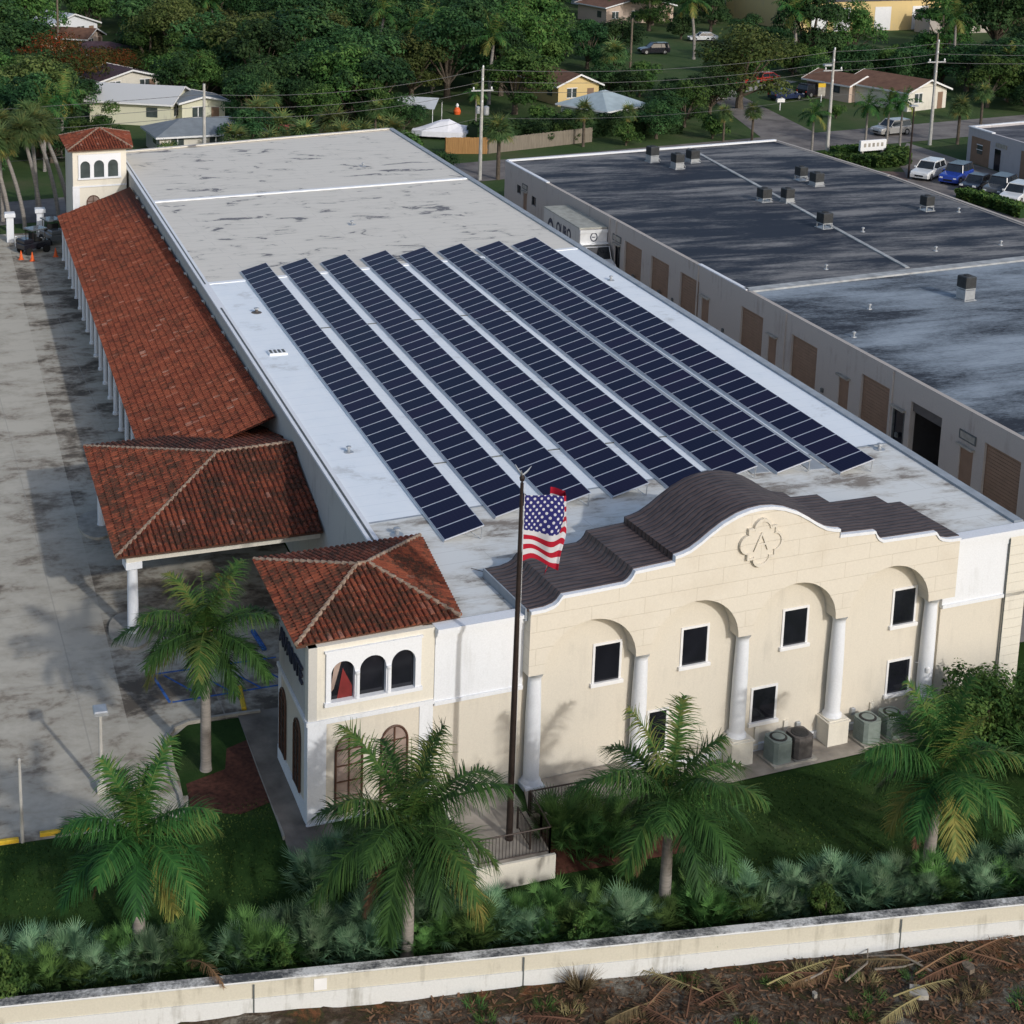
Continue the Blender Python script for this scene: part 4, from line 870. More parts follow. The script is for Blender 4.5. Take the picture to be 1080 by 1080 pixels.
ndeck('roof_deck','nroofB',[(39.4,5.2),(67.1,5.2),(67.3,45.4),(38.9,41.6)],RZ+.03)
ndeck('roof_deck','nroofA',[(38.95,41.6),(52.2,43.6),(56.8,85.3),(38.45,82.5)],RZ+.034)
ndeck('roof_deck','nroofA',[(52.2,43.6),(67.3,45.4),(67.4,70.4),(65.9,86.7),(56.8,85.3)],RZ+.026)
def nstrip(name,k,p,q,z0,z1,th,side=-1):
    c=MB(); c.strip(NL(*p),NL(*q),z0,z1,th,side); return c.build(name,k,NBt)
nstrip('roof_ridge','ridgepale',(38.95,40.8),(67.3,44.7),RZ+.03,6.12,.8,1)
nstrip('roof_ridge','ridgepale',(52.1,43.9),(56.7,85.1),RZ+.03,6.09,.30,1)
nstrip('roof_coping','white',(38.3,82.6),(66.0,86.75),6.052,6.20,.34,-1)
nstrip('roof_coping','white',(38.20,82.6),(38.33,73.5),6.052,6.13,.3,1)
nstrip('roof_coping','white',(38.70,47.5),(38.78,41.2),6.052,6.12,.26,1)
nstrip('roof_coping','neigh',(39.24,5.0),(38.80,40.9),6.052,6.10,.28,-1)
nstrip('roof_coping','neigh',(66.0,86.4),(67.45,70.5),6.052,6.12,.3,1)
nstrip('roof_coping','neigh',(67.45,70.3),(67.3,5.2),6.052,6.12,.3,1)
# rooftop units on frames
def rtu(label,x,y,sx=1.0,sy=1.0,h=.95,leg=.55,extra=False):
    t=thing('rooftop_unit',label,'air conditioner',(x,y,RZ+.03),R(7),'rooftop air conditioning units')
    mb=MB(); mb.box(-sx*.6,sx*.6,-sy*.6,sy*.6,0,.05)
    for a in (-1,1):
        for b in (-1,1): mb.box(a*sx*.45-.03,a*sx*.45+.03,b*sy*.45-.03,b*sy*.45+.03,.05,leg)
    mb.box(-sx*.5,sx*.5,-sy*.5,sy*.5,leg-.06,leg); mb.build('stand','galv',t)
    mb=MB(); mb.bevbox(-sx/2,sx/2,-sy/2,sy/2,leg,leg+h,.05); mb.build('cabinet','unit',t)
    mb=MB(); 
    for k in range(8): mb.box(-sx/2-.008,sx/2+.008,-sy/2-.008,sy/2+.008,leg+.1+k*h*.1,leg+.13+k*h*.1)
    mb.lathe(0,0,[(leg+h,.33*sx),(leg+h+.05,.28*sx)],14); mb.build('grille','acdark',t)
    if extra: mb=MB(); mb.bevbox(-sx*.5,sx*.4,-sy*.5,sy*.5,.08,leg*.85,.02); mb.build('duct_box','galv',t)
    mb=MB(); mb.tube([(sx*.5,0,leg*.6),(sx*.9,.1,leg*.4),(sx*1.1,.15,0)],.05,6); mb.build('conduit','galv',t)
for i,(x,y,s,lg,ex) in enumerate(((50.6,80.0,1.1,.9,True),(51.5,77.0,1.1,.8,True),(54.0,79.2,1.15,.5,True),(59.4,70.5,1.0,.6,False),(59.6,68.4,1.1,.5,True),(52.5,64.0,1.1,.45,False),(54.1,63.3,1.0,.55,True),(52.5,55.2,1.1,.6,False),(63.2,58.6,1.0,.6,False),(51.2,36.6,1.05,1.1,True))):
    lab=['dark rooftop unit at the back edge of the dark roof, leftmost of its cluster','dark rooftop unit in front of the leftmost one, on tall legs','dark rooftop unit by the white back coping right of the tall cluster','dark rooftop unit at the back of the middle pair','dark rooftop unit in front of the middle pair','pale grey rooftop unit left of its twin near the dividing ridge','dark rooftop unit beside the pale one near the dividing ridge','dark rooftop unit standing alone beside the long dividing ridge','dark rooftop unit standing alone near the parked cars side of the roof','tall rooftop unit on a stand on the nearer silvery roof'][i]
    rtu(lab,x,y,s*.74,s*.74,.74,lg*.7,ex)
for i,(x,y) in enumerate(((65.3,57.6),(46.5,44.8),(44.2,36),(54.6,53.5),(56.5,47.5),(62,48),(40.2,31.2))):
    t=thing('roof_vent',['small white roof vent near the parked cars side','small roof vent just behind the cross ridge','small vent cap on the silvery roof','low vent pipe beside the lone rooftop unit','small pipe near the corner of the two ridges','little dark vent on the patched roof right side','curved vent pipe at the loading wall edge'][i],'roof vent',(x,y,RZ+.03)); mb=MB(); mb.lathe(0,0,[(0,.16),(.04,.15),(.05,.06),(.26,.06)],10); mb.build('pipe','galv',t); mb=MB(); mb.lathe(0,0,[(.26,.12),(.32,.11),(.36,.03)],10); mb.build('cap','galv',t)
# ------------------------------------------------------------ vehicles
def wheel(par,x,y,r=.34,w_=.22,side=1):
    t=MB(); t.tube([(x,y-w_/2,r),(x,y+w_/2,r)],r,18); o=t.build('wheel','tyre',par); h=MB(); yy=y+side*w_/2; h.tube([(x,yy-.01*side,r),(x,yy+.012*side,r)],r*.62,12); h.build('hub','hub',o)
def car(kind,label,x,y,rz,paintk,group=None,z=GZ+.03):
    """front faces local +x"""
    t=thing({'sedan':'parked_car','suv':'parked_suv','jeep':'off_road_car','pickup':'pickup_truck'}[kind],label,'car' if kind!='pickup' else 'truck',(x,y,z),rz,group)
    D={'sedan':dict(L=4.6,w=1.78,h=1.42,bel=.86,bonnet=.80,boot=.92,roof=[(-1.25,1.36),(.35,1.42),(.95,.0),(-2.0,0)],r=.33),
       'suv':dict(L=4.6,w=1.86,h=1.72,bel=1.02,bonnet=.98,boot=1.05,roof=[(-2.0,1.64),(.30,1.72),(1.0,0),(-2.22,0)],r=.36),
       'jeep':dict(L=4.2,w=1.86,h=1.84,bel=1.12,bonnet=1.08,boot=1.12,roof=[(-1.98,1.80),(.45,1.84),(.72,0),(-2.02,0)],r=.41),
       'pickup':dict(L=5.4,w=1.95,h=1.82,bel=1.1,bonnet=1.08,boot=1.08,roof=[(-.7,1.78),(.62,1.82),(1.25,0),(-.85,0)],r=.40)}[kind]
    hl=D['L']/2; hw=D['w']/2; g=.26; bel=D['bel']
    prof=[(-hl+.02,.5),(-hl,.75),(-hl+.05,D['boot']),(D['roof'][3][0],bel+.02),(D['roof'][2][0],bel),(hl-.22,D['bonnet']-.10),(hl-.05,D['bonnet']-.22),(hl,.58),(hl-.04,g+.02),(-hl+.06,g+.02)]
    mb=MB(); n=len(prof); secs=[(-hw,.86),(-hw+.07,1),(hw-.07,1),(hw,.86)]
    i=mb.vs([(px*(.965 if s<1 else 1),sy,g+(pz-g)*(s if pz>.6 else 1)) for sy,s in secs for px,pz in prof])
    for a in range(3):
        for k in range(n): mb.face((i+a*n+k,i+a*n+(k+1)%n,i+(a+1)*n+(k+1)%n,i+(a+1)*n+k))
    mb.face([i+k for k in range(n)]); mb.face([i+3*n+k for k in reversed(range(n))])
    mb.build('body',paintk,t)
    r0,r1,r2,r3=D['roof']; inset=.20; z0=bel-.04
    # greenhouse glass, then roof skin and pillars
    B4=[(r3[0],z0),(r2[0],z0)]; T4=[(r0[0],r0[1]),(r1[0],r1[1])]
    gb=MB(); V_=[(B4[0][0],-hw+.06,z0),(B4[1][0],-hw+.06,z0),(B4[1][0],hw-.06,z0),(B4[0][0],hw-.06,z0),(T4[0][0],-hw+inset,T4[0][1]-.05),(T4[1][0],-hw+inset,T4[1][1]-.05),(T4[1][0],hw-inset,T4[1][1]-.05),(T4[0][0],hw-inset,T4[0][1]-.05)]
    i=gb.vs(V_)
    for f in ((4,5,6,7),(0,1,5,4),(1,2,6,5),(2,3,7,6),(3,0,4,7)): gb.face([i+k for k in f])
    gb.build('windows','carglass',t)
    rb=MB(); rb.bevbox(T4[0][0]-.03,T4[1][0]+.03,-hw+inset-.02,hw-inset+.02,T4[0][1]-.06,T4[1][1],.04)
    def pil(a,b,w_=.05): rb.tube([a,b],w_,4)
    for sgn in (-1,1):
        pil((V_[0][0],sgn*(hw-.055),z0),(V_[4][0],sgn*(hw-inset),V_[4][2])); pil((V_[1][0],sgn*(hw-.055),z0),(V_[5][0],sgn*(hw-inset),V_[5][2]),.035)
        xm=(T4[0][0]+T4[1][0])/2; pil((xm-.05,sgn*(hw-.05),z0),(xm,sgn*(hw-inset+.01),V_[4][2]),.03)
    rb.build('roof','pk' if kind=='jeep' else paintk,t)
    for sx in (hl-.85,-hl+.82):
        for sy in (-1,1): wheel(t,sx,sy*(hw-.10),D['r'],.22,sy)
    for sy in (-1,1):
        l=MB(); l.bevbox(hl-.10,hl-.01,sy*(hw-.28)-.15,sy*(hw-.28)+.15,.60,.76,.02); l.build('headlight','winframe',t)
        l=MB(); l.box(-hl-.005,-hl+.05,sy*(hw-.22)-.10,sy*(hw-.22)+.10,.70,.88); l.build('taillight','redp',t)
        l=MB(); l.bevbox(r2[0]-.25,r2[0]-.05,sy*(hw+.05)-.09,sy*(hw+.05)+.09,bel,bel+.15,.02); l.build('mirror',paintk,t)
    l=MB(); l.box(hl-.02,hl+.008,-.42,.42,.42,.58); l.build('grille','tyre',t)
    if kind=='pickup':
        l=MB(); l.box(-hl+.12,-.95,-hw+.12,hw-.12,bel+.025,bel+.03); l.build('bed','tyre',t)
    if kind=='jeep':
        l=MB(); l.tube([(-hl-.18,0,.95),(-hl-.02,0,.95)],.36,16); l.build('spare_wheel','tyre',t)
    return t
PKD=R(262)
car('suv','white car first in the parked line, beside the tall street lamp',85.2,90.6,R(214),'pw','cars parked behind the warehouse')
car('jeep','bright blue off road car with black roof in the parked line',86.6,88.1,R(214),'pb','cars parked behind the warehouse')
car('sedan','black car between the blue and the charcoal off road cars',86.6,84.9,R(214),'pk','cars parked behind the warehouse')
car('jeep','charcoal boxy car with black top between black car and white car',87.2,82.2,R(214),'pg','cars parked behind the warehouse')
car('suv','white car at the right end of the parked line, behind the hedge',87.0,79.4,R(214),'pw','cars parked behind the warehouse')
car('suv','silver car driving on the road behind the white sign',95.0,112.3,R(191),'ps')
car('sedan','dark blue sedan parked on the far lawn by the mailbox',95.6,136.6,R(12),'pn')
car('suv','black car parked beside the dark blue sedan',100.6,138.6,R(20),'pk')
car('sedan','red car in the far driveway under the round tree',95.0,148.5,R(200),'pr'); car('sedan','second red car, right of the first in the driveway',99.8,150.2,R(190),'pr')
car('pickup','grey pickup truck in the side street half hidden by leaves',86.0,139.3,R(-70),'ps')
car('suv','black car parked far off by tall palms',97.6,179.5,R(175),'pk'); car('sedan','pale far off car on a lawn behind the trees',112.2,192.5,R(170),'pw')
car('suv','dark red car at the left edge behind the orange flowering tree',-7,176,R(170),'pr')
# box truck, front faces -y
TK=thing('box_truck','white box truck parked in the alley against the warehouse','truck',(37.42,65.2,GZ+.04),R(-90.5)); TK.scale=(1,.95,1.18)
# local +x = front (-y in world); local +y = world +x (warehouse side)
mb=MB(); mb.box(-3.7,3.55,-1.15,1.15,1.05,3.55); mb.build('cargo_box','grey',TK)
mb=MB(); mb.bevbox(-3.73,3.58,-1.18,1.18,3.552,3.63,.03); mb.build('box_roof','boxroof',TK)
mb=MB(); mb.box(3.552,3.66,-1.12,1.12,2.5,3.5); mb.poly([(3.552,-1.14,2.7),(3.552,1.14,2.7),(4.1,1.14,2.62),(4.1,-1.14,2.62)]); mb.box(3.56,3.72,-1.16,1.16,3.28,3.50); fr_=mb.build('front_panel','pw',TK)
mb=MB(); 
for k in range(24):
    a=2*math.pi*k/24; b=2*math.pi*(k+1)/24
    mb.poly([(3.675,.22*math.cos(a),3.02+.22*math.sin(a)),(3.675,.22*math.cos(b),3.02+.22*math.sin(b)),(3.675,.30*math.cos(b),3.02+.30*math.sin(b)),(3.675,.30*math.cos(a),3.02+.30*math.sin(a))])
mb.box(3.662,3.676,-.14,.14,2.99,3.05); mb.build('round_badge','signdark',fr_)
mb=MB(); pr=[(3.75,.75),(3.75,2.5),(4.45,2.55),(4.95,1.85),(5.75,1.65),(6.0,1.3),(6.02,.6),(3.75,.5)]
i=mb.vs([(x,-.98,z) for x,z in pr]+[(x,.98,z) for x,z in pr]); n=len(pr)
for k in range(n): mb.face((i+k,i+(k+1)%n,i+n+(k+1)%n,i+n+k))
mb.face([i+k for k in range(n)]); mb.face([i+n+k for k in reversed(range(n))]); mb.build('cab','pw',TK)
mb=MB(); mb.poly([(4.47,-.9,2.53),(4.96,-.9,1.855),(4.96,.9,1.855),(4.47,.9,2.53)]); ws=mb.build('windscreen','carglass',TK); ws.location=(.012,0,.012)
mb=MB(); 
for sy in (-1,1): mb.poly([(3.95,sy*.985,1.75),(4.8,sy*.985,1.75),(4.4,sy*.985,2.4),(3.95,sy*.985,2.4)])
mb.build('side_window','carglass',TK)
mb=MB(); mb.box(-3.6,3.7,-.45,.45,.7,1.04); mb.build('chassis','tyre',TK)
for sx in (-2.3,4.85):
    for sy in (-1,1): wheel(TK,sx,sy*.95,.45,.28,sy)
S=Matrix.Translation((0,-1.156,0))@Matrix.Rotation(R(90),4,'X')
text_mesh('OURO',1.0,.008,'sign_letters','signdark',TK,S@Matrix.Translation((.45,2.75,0)),.03)
mb=MB(); mb.box(-.75,2.6,-1.165,-1.152,1.95,2.18); mb.build('sign_stripe','signdark',TK)
mb=MB()
for r0,r1 in ((.95,.70),(.52,.30)):
    for k in range(16):
        a=math.pi*k/16; b=math.pi*(k+1)/16
        mb.poly([(-2.2+r0*.8*math.cos(a),-1.160,1.95+r0*1.25*math.sin(a)),(-2.2+r0*.8*math.cos(b),-1.160,1.95+r0*1.25*math.sin(b)),(-2.2+r1*.8*math.cos(b),-1.160,1.95+r1*1.25*math.sin(b)),(-2.2+r1*.8*math.cos(a),-1.160,1.95+r1*1.25*math.sin(a))])
mb.build('arch_logo','signdark',TK)
# ------------------------------------------------------------ right hand workshop building
RB=thing('workshop_building','pale lilac grey flat roofed building with brown doors at the right edge','building',(94.2,97.3,0),0)
def rl(x,y): return (x-94.2,y-97.3)
mb=MB(); 
for p,q,z in (((94.2,97.3),(93.9,60),4.5),((94.2,97.3),(130,104.4),4.503),((130,104.4),(130,60),4.497)): mb.strip(rl(*p),rl(*q),.5,z,.3,1 if p==(94.2,97.3) and q[0]<94.2 else -1)
mb.build('wall','rbwall',RB)
mb=MB(); mb.poly([(*rl(94.3,97),4.3),(*rl(94,60),4.3),(*rl(130,60),4.3),(*rl(130,104),4.3)]); mb.build('roof_deck','nroofC',RB)
mb=MB(); mb.strip(rl(94.15,97.35),rl(94.12,93.4),4.506,4.62,.4,1); mb.strip(rl(94.6,97.45),rl(130,104.5),4.506,4.60,.4,-1); mb.build('roof_coping','white',RB)
for y0,y1,z0,z1,k,nm in ((93.6,96.6,GZ,3.7,'rolldoor','roll_up_door'),(91.8,92.7,GZ,3.1,'glass','door'),(84.8,88.6,GZ,3.7,'rolldoor','roll_up_door'),(76.5,80.5,GZ,3.7,'rolldoor','roll_up_door')):
    mb=MB(); x=94.17-(97.3-y1)*.008-94.2; mb.box(x-.03,x+.02,y0-97.3,y1-97.3,z0,z1); mb.build(nm,k,RB)
mb=MB(); mb.box(-.13,-.06,94.7-97.3,95.5-97.3,2.1,3.0); w_=mb.build('window','glassg',RB); mb=MB(); mb.box(-.16,-.131,94.62-97.3,95.58-97.3,2.5,2.56); mb.box(-.16,-.131,94.62-97.3,95.58-97.3,3.0,3.08); mb.build('frame','winframe',w_)
mb=MB(); mb.box(-.14,-.07,90.9-97.3,92.6-97.3,3.35,3.75); mb.build('sign_panel','kerb',RB)
# ------------------------------------------------------------ houses beyond
def house(label,x,y,rz,w_,l,h,rise,wallk,roofk,kind='gable',over=.5,name='house',win=True,chim=False):
    """w_ along local x, l along local y; gable ends face -y/+y"""
    t=thing(name,label,'house' if name=='house' else 'building',(x,y,GZ-.1),rz)
    a,b=w_/2,l/2; mb=MB(); mb.prism([(-a,-b),(a,-b),(a,b),(-a,b)],0,h,False)
    if kind=='gable':
        for s in (-1,1): mb.poly([(-a,s*b,h),(a,s*b,h),(0,s*b,h+rise*a/(a+over))])
    mb.build('wall',wallk,t)
    A,Bb=a+over,b+over; z=h-rise*over/(a+over)*.5; mb=MB(); th=.14
    if kind=='gable':
        for s in (-1,1):
            P=[(s*A,-Bb,z),(s*A,Bb,z),(0,Bb,h+rise),(0,-Bb,h+rise)]; mb.poly([(p[0],p[1],p[2]+.05) for p in P]); mb.poly([(p[0],p[1],p[2]-.1) for p in P])
        r=mb.build('roof',roofk,t); f=MB()
        for s in (-1,1):
            for e in (-1,1): f.poly([(s*A,e*(Bb+.01),z-.12),(s*A,e*(Bb+.01),z+.10),(0,e*(Bb+.01),h+rise+.10),(0,e*(Bb+.01),h+rise-.12)])
            f.box(s*A-.02,s*A+.02,-Bb,Bb,z-.12,z+.08)
        f.build('fascia','winframe',r)
    elif kind=='hip':
        q=min(A,Bb)*.98; zt=h+rise
        R1,R2=((0,-(Bb-q),zt),(0,Bb-q,zt)) if Bb>=A else ((-(A-q),0,zt),(A-q,0,zt))
        C=[(-A,-Bb,z),(A,-Bb,z),(A,Bb,z),(-A,Bb,z)]
        if Bb>=A: mb.poly([C[0],C[1],R1]); mb.poly([C[1],C[2],R2,R1]); mb.poly([C[2],C[3],R2]); mb.poly([C[3],C[0],R1,R2])
        else: mb.poly([C[0],C[1],R2,R1]); mb.poly([C[1],C[2],R2]); mb.poly([C[2],C[3],R1,R2]); mb.poly([C[3],C[0],R1])
        r=mb.build('roof',roofk,t); f=MB()
        for p,q_ in zip(C,C[1:]+C[:1]): f.poly([(p[0],p[1],z-.18),(q_[0],q_[1],z-.18),(q_[0],q_[1],z+.01),(p[0],p[1],z+.01)])
        f.build('fascia','winframe',r)
    else:
        mb.poly([(-A,-Bb,h),(A,-Bb,h),(A,Bb,h),(-A,Bb,h)]); mb.box(-A,A,-Bb,-Bb+.3,h+.002,h+.35); mb.box(-A,-A+.3,-Bb+.302,Bb,h+.002,h+.345); r=mb.build('roof',roofk,t)
    if win:
        for k in range(max(1,int(w_/4))):
            x0=-a+1.2+k*4; g=MB(); g.box(x0,x0+1.3,-b-.04,-b-.01,1.1,2.2); v=g.build('window','glassg',t); g=MB(); g.box(x0-.1,x0+1.4,-b-.07,-b-.041,1.0,1.1); g.box(x0-.1,x0+1.4,-b-.07,-b-.041,2.2,2.3); g.box(x0+.6,x0+.7,-b-.07,-b-.041,1.1,2.2); g.build('frame','winframe',v)
        for k in range(max(1,int(l/5))):
            y0=-b+1.5+k*5; g=MB(); g.box(-a-.04,-a-.01,y0,y0+1.3,1.1,2.2); g.build('window','glassg',t)
        g=MB(); g.box(a-1.6,a-.7,-b-.04,-b-.01,.1,2.15); g.build('door','rolldoor',t)
    return t
house('low brown roofed house with cream gable wall beyond the road',107.6,131.0,R(17),7.0,9.5,2.5,1.3,'creampale','shbrown')
house('lower brown roofed wing joined left of the cream gabled house',103.6,137.0,R(17),5.0,7,2.3,1.0,'palepink','shbrown')
house('small yellow gabled house with rust brown roof behind the utility pole',67.2,143.5,R(7),5.6,12,2.6,1.3,'yellow','shbrown')
house('house with pale blue hip roof among the dark trees',65.6,124.8,R(28),7.0,6.5,2.5,1.5,'creampale','shblue','hip')
house('lemon house with corrugated pale metal roof behind the back tower',14.6,137.5,R(62),7.5,9.5,2.7,1.4,'lemon','corr')
house('long house with blue grey shingle roof right behind the white flat roof',18.6,119,R(5),11,6,2.2,1.2,'creampale','shgrey','hip')
house('wing with pale flat panel roof right of the lemon house',20.5,134.5,R(8),5.0,4.5,2.8,.6,'lemon','shgrey')
house('far house with bright pale metal roof at upper left',12.3,212,R(30),9,7,2.6,1.6,'white','shwhite')
house('far house with brown roof below the bright pale one',12.2,197,R(60),6,8,2.4,1.2,'palepink','shbrown')
house('far house with plum roof behind the orange flowering tree',14.8,181,R(-15),9,6,2.2,1.3,'palepink','shpurple','hip')
house('low dark shingled house above the lemon house',14.5,156,R(20),8,6,2.4,1.1,'creampale','shpurple')
house('far pale roofed house between trees at the top edge',40,252,R(10),13,10,3,2,'creampale','shwhite')
house('far white roofed house at the top centre',120,246,R(10),12,10,3,2,'white','shwhite')
house('tiny pale gabled house beside the far trucks',150,232,R(-20),7,8,3,1.8,'palepink','palepink')
house('far pink roofed house at the top edge among palms',112,222,R(10),14,9,3,1.6,'palepink','shbrown')
t=house('long yellow commercial building with white roll doors at the top right',150,212.5,R(3),34,24,5.2,0,'yellow','nroofC','flat',.1,'commercial_building',False)
for x0 in (-15,-10.5,-2.5,5,12):
    g=MB(); g.box(x0,x0+3.2,-12.06,-12.01,.2,4.2); g.build('roll_up_door','winframe',t)
for x0 in (-14,0,11): g=MB(); g.bevbox(x0,x0+1.8,-3,-1.4,5.3,6.4,.05); g.build('rooftop_unit','galv',t)
t=house('low brown walled shed in front of the yellow building',161,197,R(3),12,4,3.6,0,'neigh','shbrown','flat',.1,'storage_shed',False)
t=house('far yellow and blue flat building at the right top corner',188,206,R(-6),18,12,5,0,'yellow','nroofC','flat',.1,'commercial_building',False)
for x0 in (-6,0,5): g=MB(); g.box(x0,x0+2.6,-6.06,-6.01,1.2,3.6); g.build('window','shblue',t)
house('far white flat building above the brown roofed house',190,262,R(-6),22,12,5,0,'shwhite','nroofC','flat',.1,'commercial_building',False)
for i,(x,y,rz) in enumerate(((143.5,243,1.2),(147.5,242,1.1))):
    t=thing('delivery_van',['white delivery van far off beside the yellow building','second far white van with grey side, right of the first'][i],'van',(x,y,GZ),rz); mb=MB(); mb.bevbox(-2.6,2.2,-1,1,.4,2.5,.15); mb.bevbox(2.2,3.1,-1,1,.4,1.4,.2); mb.build('body','pw',t)
    g=MB(); g.poly([(2.22,-.9,1.45),(2.22,.9,1.45),(2.1,.9,2.3),(2.1,-.9,2.3)]); g.build('windscreen','carglass',t)
    for sx in (-1.7,2.2):
        for sy in (-1,1): wheel(t,sx,sy*.9,.38,.24,sy)
t=thing('dumpster','red and grey skip beside the far yellow building','dumpster',(154,244,GZ)); mb=MB(); mb.bevbox(-1.5,1.5,-1.2,1.2,.2,3.2,.1); mb.build('bin','pr',t); mb=MB(); mb.box(-1.4,1.4,-1.24,-1.21,.4,3.0); mb.build('panel','galv',t)
# carport, tarp covered boat, fence
t=thing('carport','white gabled metal carport among the palms','carport',(43.2,129,GZ),R(60)); mb=MB()
for s in (-1,1): mb.poly([(s*2.6,-4,2.3),(s*2.6,4,2.3),(0,4,3.2),(0,-4,3.2)])
mb.box(-2.6,2.6,3.9,3.95,2.2,3.1)
mb.build('roof','shwhite',t); mb=MB()
for sx in (-2.5,2.5):
    for sy in (-3.8,0,3.8): mb.tube([(sx,sy,0),(sx,sy,2.3)],.05,5)
mb.build('frame','winframe',t)
t=thing('covered_boat','boat under a tall white tarpaulin beside the wooden fence','boat',(45.0,119.6,GZ),R(-25)); mb=MB()
sec=[(-3.6,.5,.9),(-2.4,1.2,1.3),(-.6,1.3,2.0),(.4,1.3,2.15),(1.6,1.2,1.6),(3.2,.8,1.4),(4.0,.2,1.2)]
i=0; rings=[]
for x,hw_,h in sec: rings.append(mb.vs([(x,-hw_,.35),(x,-hw_*.96,.9),(x,-hw_*.35,h*.93),(x,0,h),(x,hw_*.35,h*.93),(x,hw_*.96,.9),(x,hw_,.35)]))
for a,b in zip(rings,rings[1:]):
    for k in range(6): mb.face((a+k,a+k+1,b+k+1,b+k))
for a in (rings[0],rings[-1]): mb.face([a+k for k in range(7)])
mb.build('tarpaulin','tarp',t); mb=MB(); mb.box(-2.5,3,-.6,.6,.2,.42); mb.tube([(-.5,-.8,.25),(-.5,.8,.25)],.25,10); mb.build('trailer','tyre',t)
def fence(label,pts,h,k,board=.18):
    t=thing('wooden_fence',label,'fence',(pts[0][0],pts[0][1],GZ)); ox,oy=pts[0]; mb=MB(); ps=MB(); rl_=MB()
    for p,q in zip(pts,pts[1:]):
        p=Vector((p[0]-ox,p[1]-oy)); q=Vector((q[0]-ox,q[1]-oy)); d=(q-p).normalized(); n=int((q-p).length/board)
        for j in range(n):
            a=p+d*(j*board); b=a+d*(board*.93); mb.strip(a,b,.03,h+random.uniform(-.03,.03),.03)
        rl_.strip(p+Vector((-d.y,d.x))*.04,q+Vector((-d.y,d.x))*.04,.4,.5,.05); rl_.strip(p+Vector((-d.y,d.x))*.04,q+Vector((-d.y,d.x))*.04,h-.4,h-.3,.05)
        for j in range(int((q-p).length/2.4)+1): a=p+d*(j*2.4)+Vector((-d.y,d.x))*.1; pb=MB(); pb.box(a.x-.05,a.x+.05,a.y,a.y+.1,0,h); pb.build('post',k,t)
    mb.build('boards',k,t); rl_.build('rails',k,t); return t
fence('new tan wooden fence beside the road behind the alley',[(42.3,111.2),(46.6,110.3)],1.75,'woodfence')
fence('older greyish wooden fence running behind the tan one',[(46.7,110.4),(60,114.5)],1.6,'woodfence2')
t=thing('inflatable','small bright orange play figure on the lawn behind the fence','toy',(51.2,134,GZ)); t.scale=(.6,.6,.65); mb=MB(); mb.lathe(0,0,[(0,.6),(.6,.75),(1.1,.5),(1.3,.25)],12); mb.build('body','orange',t); mb=MB(); mb.lathe(0,0,[(1.3,.22),(1.6,.32),(1.9,.2),(2.0,.05)],12); mb.build('head','winframe',t)
t=thing('sun_umbrella','pink garden umbrella behind the white flat roof','umbrella',(26.8,117,GZ)); mb=MB(); mb.tube([(0,0,0),(0,0,2.6)],.04,6); mb.build('pole','galv',t); mb=MB(); mb.lathe(0,0,[(2.2,1.5),(2.45,1.0),(2.75,.05)],8); m=plain('pink_cloth',(0.62,0.09,0.12),.8,.05); MT['pink']=m; mb.build('canopy','pink',t)
# ------------------------------------------------------------ utility poles, lamps and wires
def upole(label,x,y,h,k='conc_pole',arms=True,tr=False,rz=0,group=None):
    t=thing('utility_pole',label,'utility pole',(x,y,GZ),rz,group); mb=MB(); mb.tube([(0,0,-.5),(0,0,h)],[.20,.12],8); mb.build('pole',k,t)
    if arms:
        for z,l in ((h-2.2,1.1),): 
            mb=MB(); mb.box(-l,l,-.05,.05,z,z+.12); mb.build('crossarm','galv',t)
        mb=MB()
        for (x_,z) in ((0,h),(-.9,h-2.05),(.9,h-2.05),(0,h-1.2),(0,h-3.3)): mb.lathe(x_,-.08,[(z,.05),(z+.08,.09),(z+.16,.09),(z+.28,.05)],8)
        mb.build('insulators','winframe',t)
    if tr:
        mb=MB(); mb.lathe(.42,-.1,[(h-4.5,.22),(h-4.4,.27),(h-3.7,.27),(h-3.6,.1)],12); mb.lathe(-.42,-.1,[(h-4.3,.18),(h-3.7,.2),(h-3.6,.1)],12); mb.build('transformer','galv',t)
    return t
upole('tall concrete utility pole with transformer behind the end of the alley',41.5,98.3,10.8,tr=True)
upole('tall concrete utility pole left of the road junction, with street lamp arm',81.6,103.2,11.0)
upole('tall concrete utility pole in the grass before the brown roofed house',95.6,105.8,11.2)
upole('pale utility pole just behind the left back edge of the white roof',14.6,96.5,10.3,arms=False)
for lab,x,y,h in (('thin weathered pole in the trees behind the brown roofed house',117,137,8),('thin pole among the trees left of the round tree',84,158,8),('thin grey pole in the far upper left trees',10,190,9),('thin pole in the dark trees above the carport',69,185,8),('pale pole among the far centre palms',88.5,198,9)): upole(lab,x,y,h,'wood',False)
mb=MB(); mb.tube([(0,0,10.0),(-.5,-.5,10.4),(-1.3,-1.2,10.5)],.05,6); mb.bevbox(-1.9,-1.1,-1.5,-1.1,10.35,10.55,.05); o=mb.build('street_lamp','galv'); o.location=(81.6,103.2,GZ-.8); tag(o,'cobra head street lamp fixed high on the utility pole by the junction','street lamp')
t=thing('street_lamp','dark slender street lamp at the end of the parked cars','street lamp',(83.1,90.7,GZ)); mb=MB(); mb.tube([(0,0,-.2),(0,0,7.1)],[.11,.07],8); mb.build('pole','iron',t); mb=MB(); mb.bevbox(-.45,.35,-.2,.2,7.1,7.25,.04); mb.build('lamp_head','galv',t)
def wire(label,p,q,sag,r=.022):
    p,q=Vector(p),Vector(q); pts=[]
    for k in range(15): f=k/14; a=p.lerp(q,f); a.z-=sag*4*f*(1-f); pts.append(a)
    mb=MB(); mb.tube(pts,r,4,False); tag(mb.build('power_line','wire'),label,'power line','overhead power lines')
